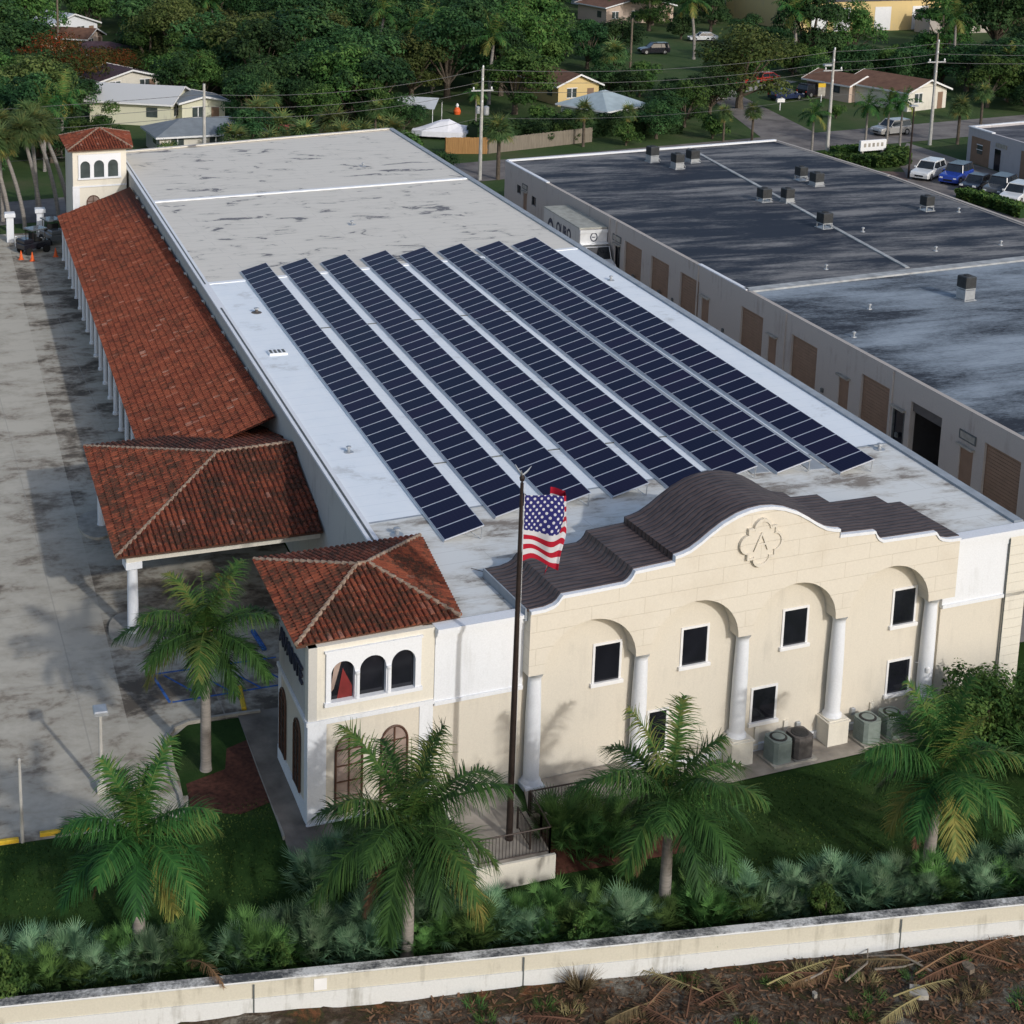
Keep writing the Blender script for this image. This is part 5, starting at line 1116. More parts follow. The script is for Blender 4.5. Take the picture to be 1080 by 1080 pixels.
pole=[(-60,91,10.6),(14.6,96.5,10.3),(41.5,98.3,11.6),(81.6,103.2,11.8),(95.6,105.8,12.0),(150,113,11.8)]
nm=['left of the pale pole','between the pale pole and the transformer pole','between the transformer pole and the junction pole','between the two poles by the junction','running off to the right edge']
for k in range(len(pole)-1):
    a,b=pole[k],pole[k+1]; 
    for j,(dz,dx) in enumerate(((0,0),(-1.1,.1),(-2.1,-.5),(-4.6,0))):
        if j==3 and k==4: continue
        wire(['top','second','third','lowest'][j]+' overhead cable '+nm[k],(a[0]+dx,a[1]-dx,a[2]+dz+(.0 if k else -.0)),(b[0]+dx,b[1]-dx,b[2]+dz),.9 if abs(a[0]-b[0])>20 else .15,.022 if j<3 else .016)
# sign and hedges by the junction
t=thing('monument_sign','long low white sign board standing above the clipped hedge','sign',(85.0,100.2,GZ),R(8)); mb=MB(); mb.bevbox(-1.65,1.65,-.15,.15,.9,2.0,.04); mb.build('board','winframe',t); mb=MB(); mb.box(-1.4,-1.2,-.12,.12,0,.9); mb.box(1.2,1.4,-.12,.12,0,.9); mb.build('posts','kerb',t)
mb=MB()
for k in range(5): mb.box(-1.25+k*.55,-1.25+k*.55+.3,-.156,-.151,1.3,1.7)
mb.build('faded_letters','kerb',t)
for lab,x,y in (('white mailbox on a post beside the side street',90.8,129.5),('small yellow and white notice standing on the far lawn',98.6,133.3)):
    t=thing('mailbox' if 'mail' in lab else 'yard_sign',lab,'mailbox' if 'mail' in lab else 'sign',(x,y,GZ)); mb=MB(); mb.tube([(0,0,0),(0,0,1.1)],.06,6); mb.build('post','winframe',t); mb=MB(); (mb.bevbox(-.5,.5,-.2,.2,1.0,1.45,.08) if 'mail' in lab else mb.box(-.5,.5,-.03,.03,.9,2.0)); mb.build('box' if 'mail' in lab else 'board','winframe' if 'mail' in lab else 'kerb',t)
    if 'mail' not in lab: mb=MB(); mb.box(-.5,.5,-.031,-.029,2.0,2.5); mb.build('board_top','yellowp',t)
# ------------------------------------------------------------ vegetation
rnd=random.Random(21)
def blade(mb,p,d,nrm,L_,w_,droop,seg=2):
    """tapered drooping strip from p along d"""
    side=d.cross(nrm).normalized(); q=p.copy(); dd=d.normalized(); pts=[]
    for k in range(seg+1):
        f=k/seg; ww=w_*(1-.85*f); pts.append((q-side*ww/2,q+side*ww/2)); dd=(dd+Vector((0,0,-droop/seg))).normalized(); q=q+dd*(L_/seg)
    i=mb.vs([x for pr in pts for x in pr])
    for k in range(seg): mb.face((i+2*k,i+2*k+1,i+2*k+3,i+2*k+2))
def frond(mb,o,az,el,L_,droop,n=30,ll=.62,tint=.5,wd=.05,rng=rnd,twist=0,rach=.028):
    h=Vector((math.cos(az),math.sin(az),0)); d=(h*math.cos(el)+Vector((0,0,math.sin(el)))).normalized(); p=Vector(o); st=14; path=[p.copy()]; ds=[d.copy()]
    for k in range(st):
        f=(k+1)/st; d=(d+Vector((0,0,-droop*(.35+1.3*f)/st))).normalized(); p=p+d*(L_/st); path.append(p.copy()); ds.append(d.copy())
    mb.tint=min(1,tint+.12); mb.tube(path,[rach*(1-.8*k/st) for k in range(st+1)],4,False)
    for k in range(n):
        f=.13+.87*(k+.5)/n; x=f*st; i=min(st-1,int(x)); p=path[i].lerp(path[i+1],x-i); d=ds[i]
        side=d.cross(Vector((0,0,1))); side=side.normalized() if side.length>.01 else Vector((1,0,0)); upv=side.cross(d).normalized()
        for s in (-1,1):
            lp=ll*(math.sin(math.pi*(.10+.86*f))**.6)*rng.uniform(.85,1.12)
            ang=1.22-.5*f
            dd=(d*math.cos(ang)+side*s*math.sin(ang)+upv*rng.uniform(-.25,.55)).normalized()
            mb.tint=max(0,min(1,tint+rng.uniform(-.15,.15)+.10*f)); blade(mb,p,dd,upv,lp,wd,rng.uniform(.5,1.6),3 if n>40 else 2)
def royal(label,x,y,zc,seed,R_=3.0,nf=17,group='royal palms along the front garden',lean=(0,0),dead=1,z0=None,det=78,rt=.15,wdt=.055):
    g=gh(x,y) if z0 is None else z0; t=thing('royal_palm',label,'palm tree',(x,y,g-.05),0,group); rg=random.Random(seed); H=zc-g
    ht=H-1.0; mb=MB(); pts=[];rs=[]
    for k in range(13):
        f=k/12; pts.append((lean[0]*f*f,lean[1]*f*f,ht*f)); rs.append(rt*(1.28-.35*f+.12*math.sin(f*math.pi)+(.25 if k==0 else 0)))
    mb.tube(pts,rs,14); mb.build('trunk','greytrunk',t,smooth=True)
    top_=Vector((lean[0],lean[1],ht)); mb=MB(); mb.tube([top_,top_+Vector((0,0,.5)),top_+Vector((0,0,1.0))],[rt*.85,rt*.75,rt*.4],10); mb.build('crownshaft','shaft',t,smooth=True)
    mb=MB(); o=top_+Vector((0,0,.9))
    for k in range(nf):
        f=k/(nf-1); az=k*2.39996+rg.uniform(-.25,.25); el=R(76-98*f+rg.uniform(-10,10)); L_=R_*(.68+.4*math.sin(math.pi*(.25+.6*f)))*rg.uniform(.80,1.10)
        old=f>.82; frond(mb,o,az,el,L_,1.0+.85*f+rg.uniform(-.15,.2),det,.92*R_/3,(.85 if old and rg.random()<.5 else .66-.36*f+rg.uniform(-.12,.12)),wdt,rg)
    # spear leaf
    frond(mb,o,rg.uniform(0,6),R(86),R_*.8,.2,20,.3,.6,.04,rg)
    mb.build('fronds','palmleaf',t)
    if dead:
        mb=MB(); 
        for k in range(dead): frond(mb,o-Vector((0,0,.25)),rg.uniform(0,6.28),R(-25),R_*.8,1.7,det,.45,.5,.035,rg)
        mb.build('dead_frond','deadleaf',t)
    return t
royal('tall royal palm in the planting bed between parking lot and front tower',-1.57,4.73,6.4,3,2.9,20,dead=0)
royal('royal palm leftmost at the front, on the lawn below the white post',-5.12,-3.74,4.5,8,2.9,20)
royal('royal palm directly in front of the front tower windows',2.81,-5.55,4.75,12,3.5,22)
royal('royal palm in front of the second arch, right of the stair platform',11.35,-5.55,4.4,31,3.05,19)
royal('royal palm nearest the right edge, before the condensers',20.67,-5.9,4.1,27,3.15,19,lean=(.25,.1),dead=2)
def fan(mb,o,az,el,pet,r,nb,tint,rng,wd=.05,droop=.35,spread=2.2):
    d=Vector((math.cos(az)*math.cos(el),math.sin(az)*math.cos(el),math.sin(el))); o=Vector(o); side=d.cross(Vector((0,0,1))).normalized() if abs(d.z)<.98 else Vector((1,0,0)); up=side.cross(d).normalized()
    c=o+d*pet; mb.tint=tint; i=mb.vs([o-side*.012,o+side*.012,c+side*.012,c-side*.012]); mb.face((i,i+1,i+2,i+3))
    tl=rng.uniform(-.5,.5); side2=side*math.cos(tl)+up*math.sin(tl)
    for k in range(nb):
        a=(k/(nb-1)-.5)*spread; dd=(d*math.cos(a)+side2*math.sin(a)).normalized(); mb.tint=max(0,min(1,tint+rng.uniform(-.18,.18))); blade(mb,c,dd,up,r*(1-.25*abs(a)/spread*2)*rng.uniform(.88,1.08),wd,droop*rng.uniform(.6,1.6),2)
def sabal_proto(name,h,rc,seed,leafk='sabal',nl=44,skirt=.25,lean=0,curved=False,nb=12):
    t=thing(name,'sabal palm with round crown of fan leaves','palm tree',(0,0,-50)); rg=random.Random(seed); mb=MB(); n=9
    pts=[(lean*(k/n)**(1.6 if curved else 1),0,h*k/n) for k in range(n+1)]; mb.tube(pts,[.19-.04*k/n for k in range(n+1)],8); mb.build('trunk','greytrunk' if lean else 'bark',t,smooth=True)
    o=Vector(pts[-1]); mb=MB()
    for k in range(nl):
        f=(k+.5)/nl; el=math.asin(1-1.55*f)*1.0; az=k*2.39996+rg.uniform(-.2,.2); old=f>1-skirt
        fan(mb,o+Vector((0,0,rg.uniform(-.2,.1))),az,el,rc*.45*rg.uniform(.7,1.1),rc*.62*rg.uniform(.85,1.1),nb,(.9 if old and rg.random()<.55 else .35+.3*(1-f)+rg.uniform(-.15,.15)),rg,.15 if nb<12 else .12,.6)
    mb.build('fan_leaves',leafk,t); return t
# sabal cluster at the far left gate
for i,(x,y,h,ln,rz) in enumerate(((-4.6,85.6,7.0,1.3,2.6),(-3.2,86.6,7.6,1.6,2.8),(-2.0,87.4,7.4,1.8,2.9),(-.6,87.8,8.1,1.5,2.7),(1.0,90.2,8.3,1.9,2.9),(2.0,91.6,7.8,2.2,3.0),(-3.6,90.5,8.2,.8,1.9),(-.5,93.5,8.4,.7,2.2))):
    t=sabal_proto('sabal_palm',h,1.9,40+i,'sabal',95,.3,ln,True,14); t.location=(x,y,GZ-.1); t.rotation_euler=(0,0,rz); t['label']='tall leaning sabal palm in the cluster behind the far gate pillars'; t['group']='leaning sabal palms behind the gate'
PR={}
PR[4]=sabal_proto('sabal_palm',4.4,1.75,5,'sabal',60,.2,nb=10); PR[44]=sabal_proto('sabal_palm',3.2,1.8,6,'sabal',60,.3,nb=10)
def put(k,label,x,y,h,nominal,group,rz=None,z=GZ):
    s=h/nominal; t=dup(PR[k],(x,y,z-.05),rnd.uniform(0,6.28) if rz is None else rz,s,label,group); return t
put(4,'single dark trunked sabal palm beside the transformer pole',43.3,98.2,6.6,6.0,'sabal palms by the roads')
for lab,x,y,h in (('sabal palm standing in the grass in front of the right hand workshop',98.9,105.6,5.6),('sabal palm in the lawn right of the cream gabled house',109.2,116,5.2),('short sabal palm left of its near twin behind the dark roof',74.2,112,4.2),('round sabal palm behind the dark roof, by the road bend',77.2,111.2,4.6),('sabal palm behind the back edge of the dark roof, left side',58,112.3,5.2),('small sabal palm by the white flat roof back edge',27.5,98.5,4.4),('sabal palm behind the back edge of the dark roof, right of the first',63.6,113.5,4.5)):
    put(4,lab,x,y,h,6.0,'sabal palms by the roads')
# queen palms by the sign
def queen(label,x,y,h,seed): return royal(label,x,y,GZ+h,seed,2.1,13,'feathery palms by the white sign',(0,0),0,GZ,24,.10,.085)
for lab,x,y,h,s in (('slim feathery palm left of the white sign behind the hedge',87.0,104.7,5.0,1),('slim feathery palm in the middle behind the hedge',89.3,104.3,5.2,2),('slim feathery palm nearest the street lamp',90.5,103.7,5.4,3),('slim feathery palm with bare shafts beside the junction pole',80.2,103.9,4.4,4)): queen(lab,x,y,h,s)
# broadleaf trees
def broad(name,h,r,seed,leafk,nleaf,size,trunk=.3,flat=.8,blobs=9,trunkh=None,gap=.25):
    t=thing(name,'tree','tree',(0,0,-50)); rg=random.Random(seed); th=trunkh if trunkh else h*.20
    mb=MB(); mb.tube([(0,0,-.2),(0.05,0,th*.5),(0,.05,th),(0.1,.1,h*.7)],[trunk*1.25,trunk,trunk*.8,trunk*.25],8)
    bl=[]; 
    for k in range(blobs):
        a=k*2.39996+rg.uniform(-.4,.4); q=r*math.sqrt(rg.uniform(.05,.62)); z=th+(h-th)*rg.uniform(.06,.78); rr=r*rg.uniform(.36,.56); bl.append((Vector((q*math.cos(a),q*math.sin(a),z)),rr,rg.uniform(.18,.8)))
        mb.tube([(0,0,th*.75),(q*.5*math.cos(a),q*.5*math.sin(a),(th+z)/2),(q*math.cos(a),q*math.sin(a),z)],[trunk*.5,trunk*.3,trunk*.08],5)
    bl.append((Vector((0,0,h-r*.45*flat)),r*.5,.6))
    mb.build('trunk','bark',t); mb=MB()
    per=nleaf//len(bl)
    for c,rr,tn in bl:
        for k in range(per):
            v=Vector((rg.gauss(0,1),rg.gauss(0,1),rg.gauss(0,1))).normalized(); 
            if v.z<-.55: v.z=-v.z
            q=rr*(rg.uniform(.25,1)**.45); nz=noise.noise((c+v*rr)*(1.6/size*.35)+Vector((seed,0,0)))
            if nz<-gap: continue
            p=c+Vector((v.x*q,v.y*q,v.z*q*flat))*(1+.3*nz)
            n_=(v+Vector((rg.uniform(-.7,.7),rg.uniform(-.7,.7),rg.uniform(-.2,.9)))).normalized(); u=n_.cross(Vector((rg.uniform(-1,1),rg.uniform(-1,1),.3))).normalized(); w_=n_.cross(u); s=size*rg.uniform(.55,1.2)
            mb.tint=max(0,min(1,tn+.45*nz+rg.uniform(-.22,.22)))
            i=mb.vs([p-u*s*.5,p+w_*s*.28,p+u*s*.5,p-w_*s*.28]); mb.face((i,i+1,i+2,i+3))
    mb.build('crown',leafk,t); return t
PR[0]=broad('broadleaf_tree',9,3.6,1,'leaf',9000,.38); PR[10]=broad('broadleaf_tree',9,4.0,2,'leaf',9000,.42,blobs=13)
PR[20]=broad('broadleaf_tree',9,3.4,6,'leaf',8000,.36,blobs=11)
PR[1]=broad('broadleaf_tree',9,3.7,3,'leaf2',9000,.38,blobs=11); PR[11]=broad('broadleaf_tree',9,3.2,9,'leaf2',8000,.34,blobs=8)
PR[2]=broad('broadleaf_tree',9,3.8,4,'leaf3',8500,.36,blobs=12)
PR[5]=broad('shrub',3,1.8,5,'leaf2',4200,.26,.12,.8,9,.5); PR[15]=broad('shrub',3,1.7,15,'leaf',4200,.24,.12,.8,9,.5)
PR[3]=royal('feathery coconut palm',0,0,8.4,55,3.2,15,None,(.6,.2),0,GZ,20,.15,.13)
PR[3].location=(0,0,-60)
rt_=put(2,'round olive green tree standing alone in the lawn beside the side street',86.4,131.4,10.4,9,None); rt_.scale=(1.5,1.5,1.16)
for lab,x,y in (('tall royal palm with white trunk among the far centre trees',109.3,158.4),('tall royal palm right of the first far one',113.5,161.5),('far palm with pale trunk beside the dark parked car',101,173)): put(3,lab,x,y,8.8,7.5,'far royal palms')
pt=broad('flame_tree',7.5,7.0,77,'poinc',15000,.36,.35,.42,16,2.6)
pt.location=(6.5,153,GZ-.1); pt['label']='wide flat topped tree with orange blossom at the upper left'; pt['category']='tree'
dup(pt,(15.5,164,GZ-.1),2.2,.62,'smaller orange flowering tree right of the wide one','flowering trees')
dup(pt,(46,160,GZ-.1),4.0,.75,'tree with orange red blossom in the dark centre canopy','flowering trees')
for lab,x,y,h,k in (('huge dark green tree filling the upper left corner',-3,196,19,10),('dark green tree left of the lemon house',-1.5,127,7.0,20),('mid green tree above the back tower roof',8.5,116,5.8,11),('dark green tree behind the back tower',1.5,118,8.5,0),('pale fluffy palm like tree above the lemon house roof',24,168,11,2),('dark tree at the left edge behind the leaning palms',-5,112,8,20),('very large dark tree right of the far houses',30,186,15,0),('very large dark tree above the centre of the canopy',44,178,14,10),('large dark tree behind the junction pole',112,160,12,0),('large dark green tree between yellow building and brown roofed house',121,163,9.5,1),('large dark tree at the far right behind the lawn',150,170,14,10),('broad dark tree left of the pale blue hip roof',61,146,9.5,0),('broad dark green tree right of the pale blue hip roof',80.5,127.5,6.6,10),('wide green bushy tree behind the grass strip',74,121,5.5,1)):
    put(k,lab,x,y,h,9,None)
BG=[(0,-3.6,109.1,4.5),(3,1.5,110.5,6.4),(5,6.5,108.3,2.8),(5,14,110.4,2.6),(5,18.4,109,2.4),(0,21.4,110.6,5.6),(5,29.5,109.3,2.9),(5,33.1,108.7,2.4),(5,37,108.3,1.9),(1,-3.4,115.4,6.7),(0,2.5,114.6,4.3),(5,7.9,115.1,2.3),(4,23.4,115.3,6.5),(4,27.6,112.1,4.4),(5,32.7,112.1,2.7),(5,37.4,114.6,2.1),(5,53.8,113.9,2.7),(5,57,115.1,2.4),(5,62.8,112,2.6),(0,67.7,115,4.4),(5,73.8,113.8,2.9),(0,1.9,117.2,5),(3,3.7,116.7,6.5),(5,32.6,117,2.7),(4,36.9,118.8,4.9),(5,58.2,119.8,2.3),(5,62.7,117.6,1.8),(5,65.5,118.5,2.6),(0,71.2,120,4.5),(0,-4,123.8,6.8),(1,0.6,124.3,4.3),(5,6.1,122.4,3),(4,26,122.5,6.5),(1,32.2,123.7,5.8),(1,37.8,122.5,6.1),(0,41.4,123.4,4.6),(3,50.3,124.8,4),(5,57.4,123.5,2.8),(5,60.5,123,2.3),(5,73.8,122.3,2.6),(5,94.4,122.8,1.8),(0,120.2,122.2,4.1),(0,124.2,124.6,6.3),(1,-4.2,127.8,7.7),(2,2.1,128.8,8.9),(5,6.3,126.6,2.9),(0,25.2,129.6,6.3),(0,31.7,126.8,5.6),(1,36.6,128.8,9.3),(0,39,127.2,8.4),(5,75,127.8,4.2),(1,117.6,126.6,6.9),(5,122.7,129.6,4.2),(1,127,127.3,7.7),(1,-5.1,132.1,7.6),(1,0.9,133.5,8.2),(0,26.3,132.2,6.9),(0,31.2,131.4,8.1),(1,38.4,131.5,8.6),(1,57.9,132.8,8.1),(5,78,132.7,3.1),(3,123.5,131.1,5.5),(0,125.3,133.5,7.7),(0,131.9,134.8,7.1),(1,-1.4,139.7,7.8),(0,5.3,137.2,6.8),(0,28.7,137.5,7.2),(0,34.5,136.6,9),(2,39.8,139.2,7.4),(3,57.3,140.1,8.6),(5,75.4,139.3,4.1),(5,81.2,138.8,2.9),(0,122.9,138.4,6.6),(5,125.6,137.9,3.8),(0,133.9,137,8.7),(3,-4.6,142.6,9),(4,-1.5,144.7,6.5),(5,6.9,143.1,4.1),(0,20,143.7,6.9),(1,22.7,143.4,7),(0,29.7,144.9,10.3),(4,38.1,143.9,6.5),(0,40.8,143.1,9.5),(2,49,145.2,8.2),(0,53.8,145.6,11.3),(5,74.5,143.4,4.1),(5,78.1,142.1,3.7),(5,105.3,144.9,4),(5,109.3,141.9,4.4),(5,117.6,145.3,5),(5,122.7,143.5,5.1),(5,127,143,4.2),(5,135.4,144,3.3),(0,4.8,151.3,6.5),(4,24.2,150.5,6.5),(0,30.7,150.9,9.7),(0,36.7,150.2,11.1),(0,39.9,148.5,7.8),(0,46.4,149.7,8.6),(3,53,149.5,7),(0,60.2,151,7.1),(5,81.9,149.3,3.6),(5,107.5,150.1,3.6),(5,113,150,5),(5,118.1,149.3,4.6),(5,124.3,148.4,4.3),(5,130.8,150.7,3.7),(5,136.5,149.7,4.3),(1,146.3,151.2,8.6),(0,-0.5,153.3,6.7),(5,5.7,153.9,4.7),(5,20.6,156,5),(1,26.9,156.7,6.7),(2,31.1,154.8,10.1),(2,37.3,153.5,6.8),(0,46.8,153.2,7.2),(3,54.3,153.1,9),(1,57.1,155.9,8.2),(1,65.1,153.4,11),(4,79.3,153,6.5),(5,99.2,153,4.1),(5,107.1,155.3,4.7),(5,109.7,154.7,4.1),(5,118.7,156.7,4),(5,125.4,155.1,4.4),(3,132.1,154.6,7.9),(5,137.7,156.1,3.5),(0,147.2,153.7,8.6),(0,-2.4,161.1,10.2),(5,6,160.8,5.1),(5,12.9,162.7,3.5),(1,21.8,158.9,7.3),(0,26.9,161.3,9.6),(2,34.5,160.7,9.4),(4,39.7,162.4,6.5),(0,45.4,160.8,7.3),(3,54.3,162.5,7.1),(0,63,163.4,10.3),(3,69.3,161.5,7.9),(5,74.3,162.8,4.9),(5,81.6,159.4,4.8),(5,97.7,159.9,3.5),(5,102.3,162.3,3.4),(5,108.8,159.1,3.5),(5,117.8,161.8,4.3),(5,125.5,158.9,3.6),(1,136,163.4,10.2),(5,146.4,160.9,3.7),(5,150.9,162.3,4.8),(0,0.2,167.9,11.3),(5,5.5,170,4.5),(5,14.9,167.4,3),(1,20.1,169.1,7.9),(0,28.6,165.9,6.8),(1,36.9,166.2,9.1),(2,44.3,165.8,8.6),(3,51,167.4,9),(0,59.3,167.7,7),(2,65.4,168.4,8.7),(2,70.4,167,8.4),(0,81.3,166.4,7),(0,88,170,6.8),(5,108.9,169.5,4.7),(5,136.5,167.1,3.8),(5,151.7,165.5,3.9),(5,157.3,169.9,4.5),(1,1.2,172.6,6.8),(5,17.3,175.2,3.5),(2,23.3,176.1,9.9),(2,31.4,174.6,8.4),(2,42.1,174.1,8.8),(3,47.2,173.5,6.6),(4,54.7,176,6.5),(0,63.7,172.8,10.4),(0,70.4,175.6,10.1),(1,76.3,172.5,11),(5,86.1,174.1,3.9),(5,115.4,175.5,4.5),(0,144.8,174,10.3),(1,-2.2,182.3,9.8),(0,23.7,182.9,11),(3,31.3,183.4,9),(0,38.2,178.4,8.1),(0,45.1,181.4,11.1),(0,55.3,179.1,10.4),(1,60.8,181.7,6.7),(1,69.2,179.7,7),(1,74.8,179.3,7.7),(5,83.7,180.4,3.2),(5,90.1,181.7,3.8),(5,115.2,179.1,4),(0,-1.6,186.8,8.3),(1,1.7,187.7,10.4),(5,18.9,188.5,2.9),(0,25.7,189.1,7.7),(0,37.8,185.8,10.2),(0,46.2,188,8.2),(0,54.1,187.7,9.3),(2,58.6,187.1,7.8),(0,70.3,189.8,8),(0,79.1,188,9.4),(5,86.2,187.9,3.4),(5,92.6,186.5,3.7),(5,117.2,187.5,4.3),(0,154.8,185.8,6.8),(0,173.5,189.5,8),(0,1.7,196.4,11),(1,6.3,196.1,10.4),(0,25.8,197.9,6.9),(0,35.1,197,9.6),(1,41,195.2,9),(0,47.1,197.5,8.7),(1,58.6,194.6,7.1),(0,63.5,198.1,9.3),(2,77.4,196.1,6.6),(1,80.6,194.3,9.3),(5,94.3,197.5,3.3),(5,109.7,195.2,4.4),(1,181.5,196.5,11.1),(0,0.9,204.6,10.3),(3,27.2,205.5,9),(0,37,204,7.2),(0,48.6,201,9.2),(4,57.4,204.3,6.5),(3,65.2,204.3,6.9),(2,74.3,202.7,6.9),(0,80.1,205.2,9.4),(4,90.3,202.1,6.5),(1,109.3,206.3,7.4),(0,119.3,203.7,7.7),(5,126.9,203.8,3.1),(0,177.4,205.1,6.5),(1,25.3,209.5,8.1),(1,34.5,212.4,9),(1,42.4,209.6,8.4),(0,48.4,211,10),(0,59,214.2,11),(0,71.7,214.1,9.7),(0,78,209.2,9.2),(0,86.7,209.2,9.9),(0,113.3,213.6,6.8),(5,125.1,213.4,5.1),(0,177.9,209.3,8.2),(1,193.7,214.4,8),(0,9,218.7,6.8),(1,17.3,216.8,7),(0,26.8,216.9,8.1),(4,39.3,222.7,6.5),(0,46.3,218,9.7),(1,58.7,218,9.4),(2,62.7,221.4,8.9),(0,75.2,221.7,7.1),(2,85.6,217.2,8.5),(0,91.5,219.2,10),(0,113,222.2,8.9),(1,125,219.4,7.2),(0,178.5,218.9,8.1),(1,187.6,222.1,11),(1,11.9,229.2,10.9),(0,19.7,225.9,10.2),(0,29.9,229.7,9.2),(4,41.1,226.2,6.5),(1,53.2,228.5,8.3),(0,61.6,226.7,9.7),(0,68.8,225.6,10.1),(2,79.9,228.8,10.8),(0,91,231.6,10.7),(0,101.8,231.2,7.4),(0,120.9,231.2,8.7),(2,127.2,226.8,10.8),(0,159.3,225.6,8.5),(4,166.3,229.5,6.5),(0,177.9,229.1,11),(3,186.9,231.4,9),(0,195,230.6,7.8),(2,4.8,234.7,9.1),(3,11.3,234.3,9),(1,25.2,239.5,10.5),(2,36.9,241,10),(3,41,235.4,9),(0,51.2,240.5,11),(1,66.4,239.2,8),(0,72.7,237.2,11),(1,85.3,236.4,9.9),(4,94.8,237.9,6.5),(0,104.5,235.4,7.7),(1,116.4,235,7.4),(0,122.9,236.9,11),(4,137.3,238.9,6.5),(0,159,235.1,8.6),(4,165.5,236.1,6.5),(0,174.8,240.9,8.1),(0,184.7,236.2,6.5),(4,200,237.9,6.5),(0,211.5,238.5,7.8),(3,8.1,247.1,9),(4,19.4,248.4,6.5),(2,26.7,249.6,8.5),(4,42.6,244.1,6.5),(1,51.2,249.6,7.1),(0,62.1,244.1,9.7),(1,73.3,244.6,10),(0,84.9,248.2,10.4),(1,90.7,246.4,8.5),(0,105.3,245.9,7.9),(1,123.6,249.4,10),(0,137.3,248.3,10.7),(3,147.8,246.7,7.9),(3,156.2,248.4,9),(3,165.9,247.9,7.5),(0,175.7,246.5,10.9),(4,188.3,248.4,6.5),(1,199.2,247.1,8.5),(0,208.4,247.6,9.2),(0,4.1,253.2,6.5),(4,15.6,255.2,6.5),(3,27.6,253.7,9),(0,40.2,253.6,9.4),(0,48.3,256.2,10.9),(0,56.8,258.7,10.5),(0,74.2,258,10.2),(0,83.3,257.4,6.9),(1,90.8,260.8,8),(0,101.9,256.4,8.9),(0,111.5,257.4,7.4),(1,122.3,257.2,7.8),(1,139.1,260.6,10.9),(1,149.4,260.7,9),(2,158.3,255.6,6.9),(0,171.3,260.8,7.7),(1,180,255.6,7.3),(1,191.9,253.6,8.2),(1,200.5,258,11),(2,217,253.5,6.8),(1,10.4,265.2,7.5),(0,23.3,264.5,8.9),(0,28.3,269.8,11.2),(0,40.7,264,9.7),(3,56.3,265.6,8.9),(4,62.2,265.2,6.5),(0,80.7,270.3,7.5),(0,87.2,264,9.4),(0,97,269.2,7.8),(4,111.4,268.6,6.5),(1,122.6,270,10.4),(4,134.4,263.4,6.5),(3,144.8,271.1,9),(1,161.6,267.3,10.8),(2,171.9,263.7,6.9),(4,178.3,266.1,6.5),(1,195.7,270.9,11.3),(0,203.4,265.5,8.8),(1,217.9,265.2,11.1),(1,224.6,265.7,7.4),(0,14,277.1,9.4),(1,25.5,276.9,9.4),(1,33.5,280.5,9.5),(1,43.9,274.3,10.4),(0,57.7,280.6,6.8),(2,69.5,281.7,8.5),(1,80.5,277.5,6.9),(2,98.6,279,9.1),(2,108.8,274.1,9.8),(0,121.2,278.3,11.4),(0,134.8,278.1,8.8),(2,140.7,279.4,9.3),(0,160,282,8.8),(2,164.9,279.9,9.5),(0,184.3,275.7,7.3),(0,189.4,281.2,7.5),(1,204.9,273.8,9.7),(4,212.4,274.6,6.5),(0,228.3,275,7.1),(0,12.6,287.7,9.8),(4,22,285,6.5),(0,40.5,292,9.8),(0,51.8,288.3,7.2),(0,67.1,289,9.9),(4,74.2,285.2,6.5),(1,92.3,289.9,10.7),(0,103.3,289.9,9),(3,114.3,287.2,9),(0,128.4,287.9,7.5),(0,136,286.3,8.6),(1,147.7,285,8.9),(1,166.4,292.2,6.6),(0,176.6,288.9,7),(1,191.7,289.8,7.8),(0,204.5,289.2,7.5),(1,217.8,292.2,9.6),(2,223.4,291.5,7.7),(1,239.4,291.7,8.3),(0,13.3,296.7,9.1),(1,30.7,297.1,10.9),(0,40.9,303.7,10.8),(4,53.5,297.1,6.5),(1,70.1,298.8,11),(0,81.5,304.1,10.9),(0,95.3,296.2,7.9),(0,109.6,297,11.2),(0,115.7,303,8.3),(3,132.3,304,8.1),(3,146.8,300.2,9),(0,159.6,297.3,11.1),(1,175.8,301,10.9),(0,219.3,296.2,7.4),(3,6.8,308.4,9),(1,22.3,308.6,11.1),(3,30.5,317.2,9),(2,46.8,316.4,6.8),(1,93,309.5,10.6)]
lab={0:('dense dark green broadleaf tree in the canopy','dark trees of the far canopy'),1:('mid green broadleaf tree in the canopy','mid green trees of the far canopy'),2:('olive green loose crowned tree in the canopy','olive trees of the far canopy'),3:('feathery palm among the far trees','feathery palms of the far canopy'),4:('fan palm among the far trees','fan palms of the far canopy'),5:('low leafy shrub among far trees','far shrubs')}
nom={0:9,1:9,2:9,3:7.6,4:6.0,5:3}
alt={0:(0,10,20),1:(1,11),2:(2,),3:(3,),4:(4,44),5:(5,15)}
for k,x,y,h in BG:
    l,g=lab[k]; a=rnd.choice(alt[k]); s=h/nom[k]*(1.2 if a==44 else 1); sx=s*rnd.uniform(1.05,1.4) if k in(0,1,2) else s
    zn=('at the upper left' if x<24 else 'behind the white roof and the alley' if y>1.55*x+55 else 'behind the dark roof and road junction') if k!=5 else ('at the left' if x<24 else 'in the middle' if y>1.55*x+55 else 'toward the right')
    dup(PR[a],(x,y,GZ-.1),rnd.uniform(0,6.28),(sx,sx,s),l+' '+zn,g+' '+zn)
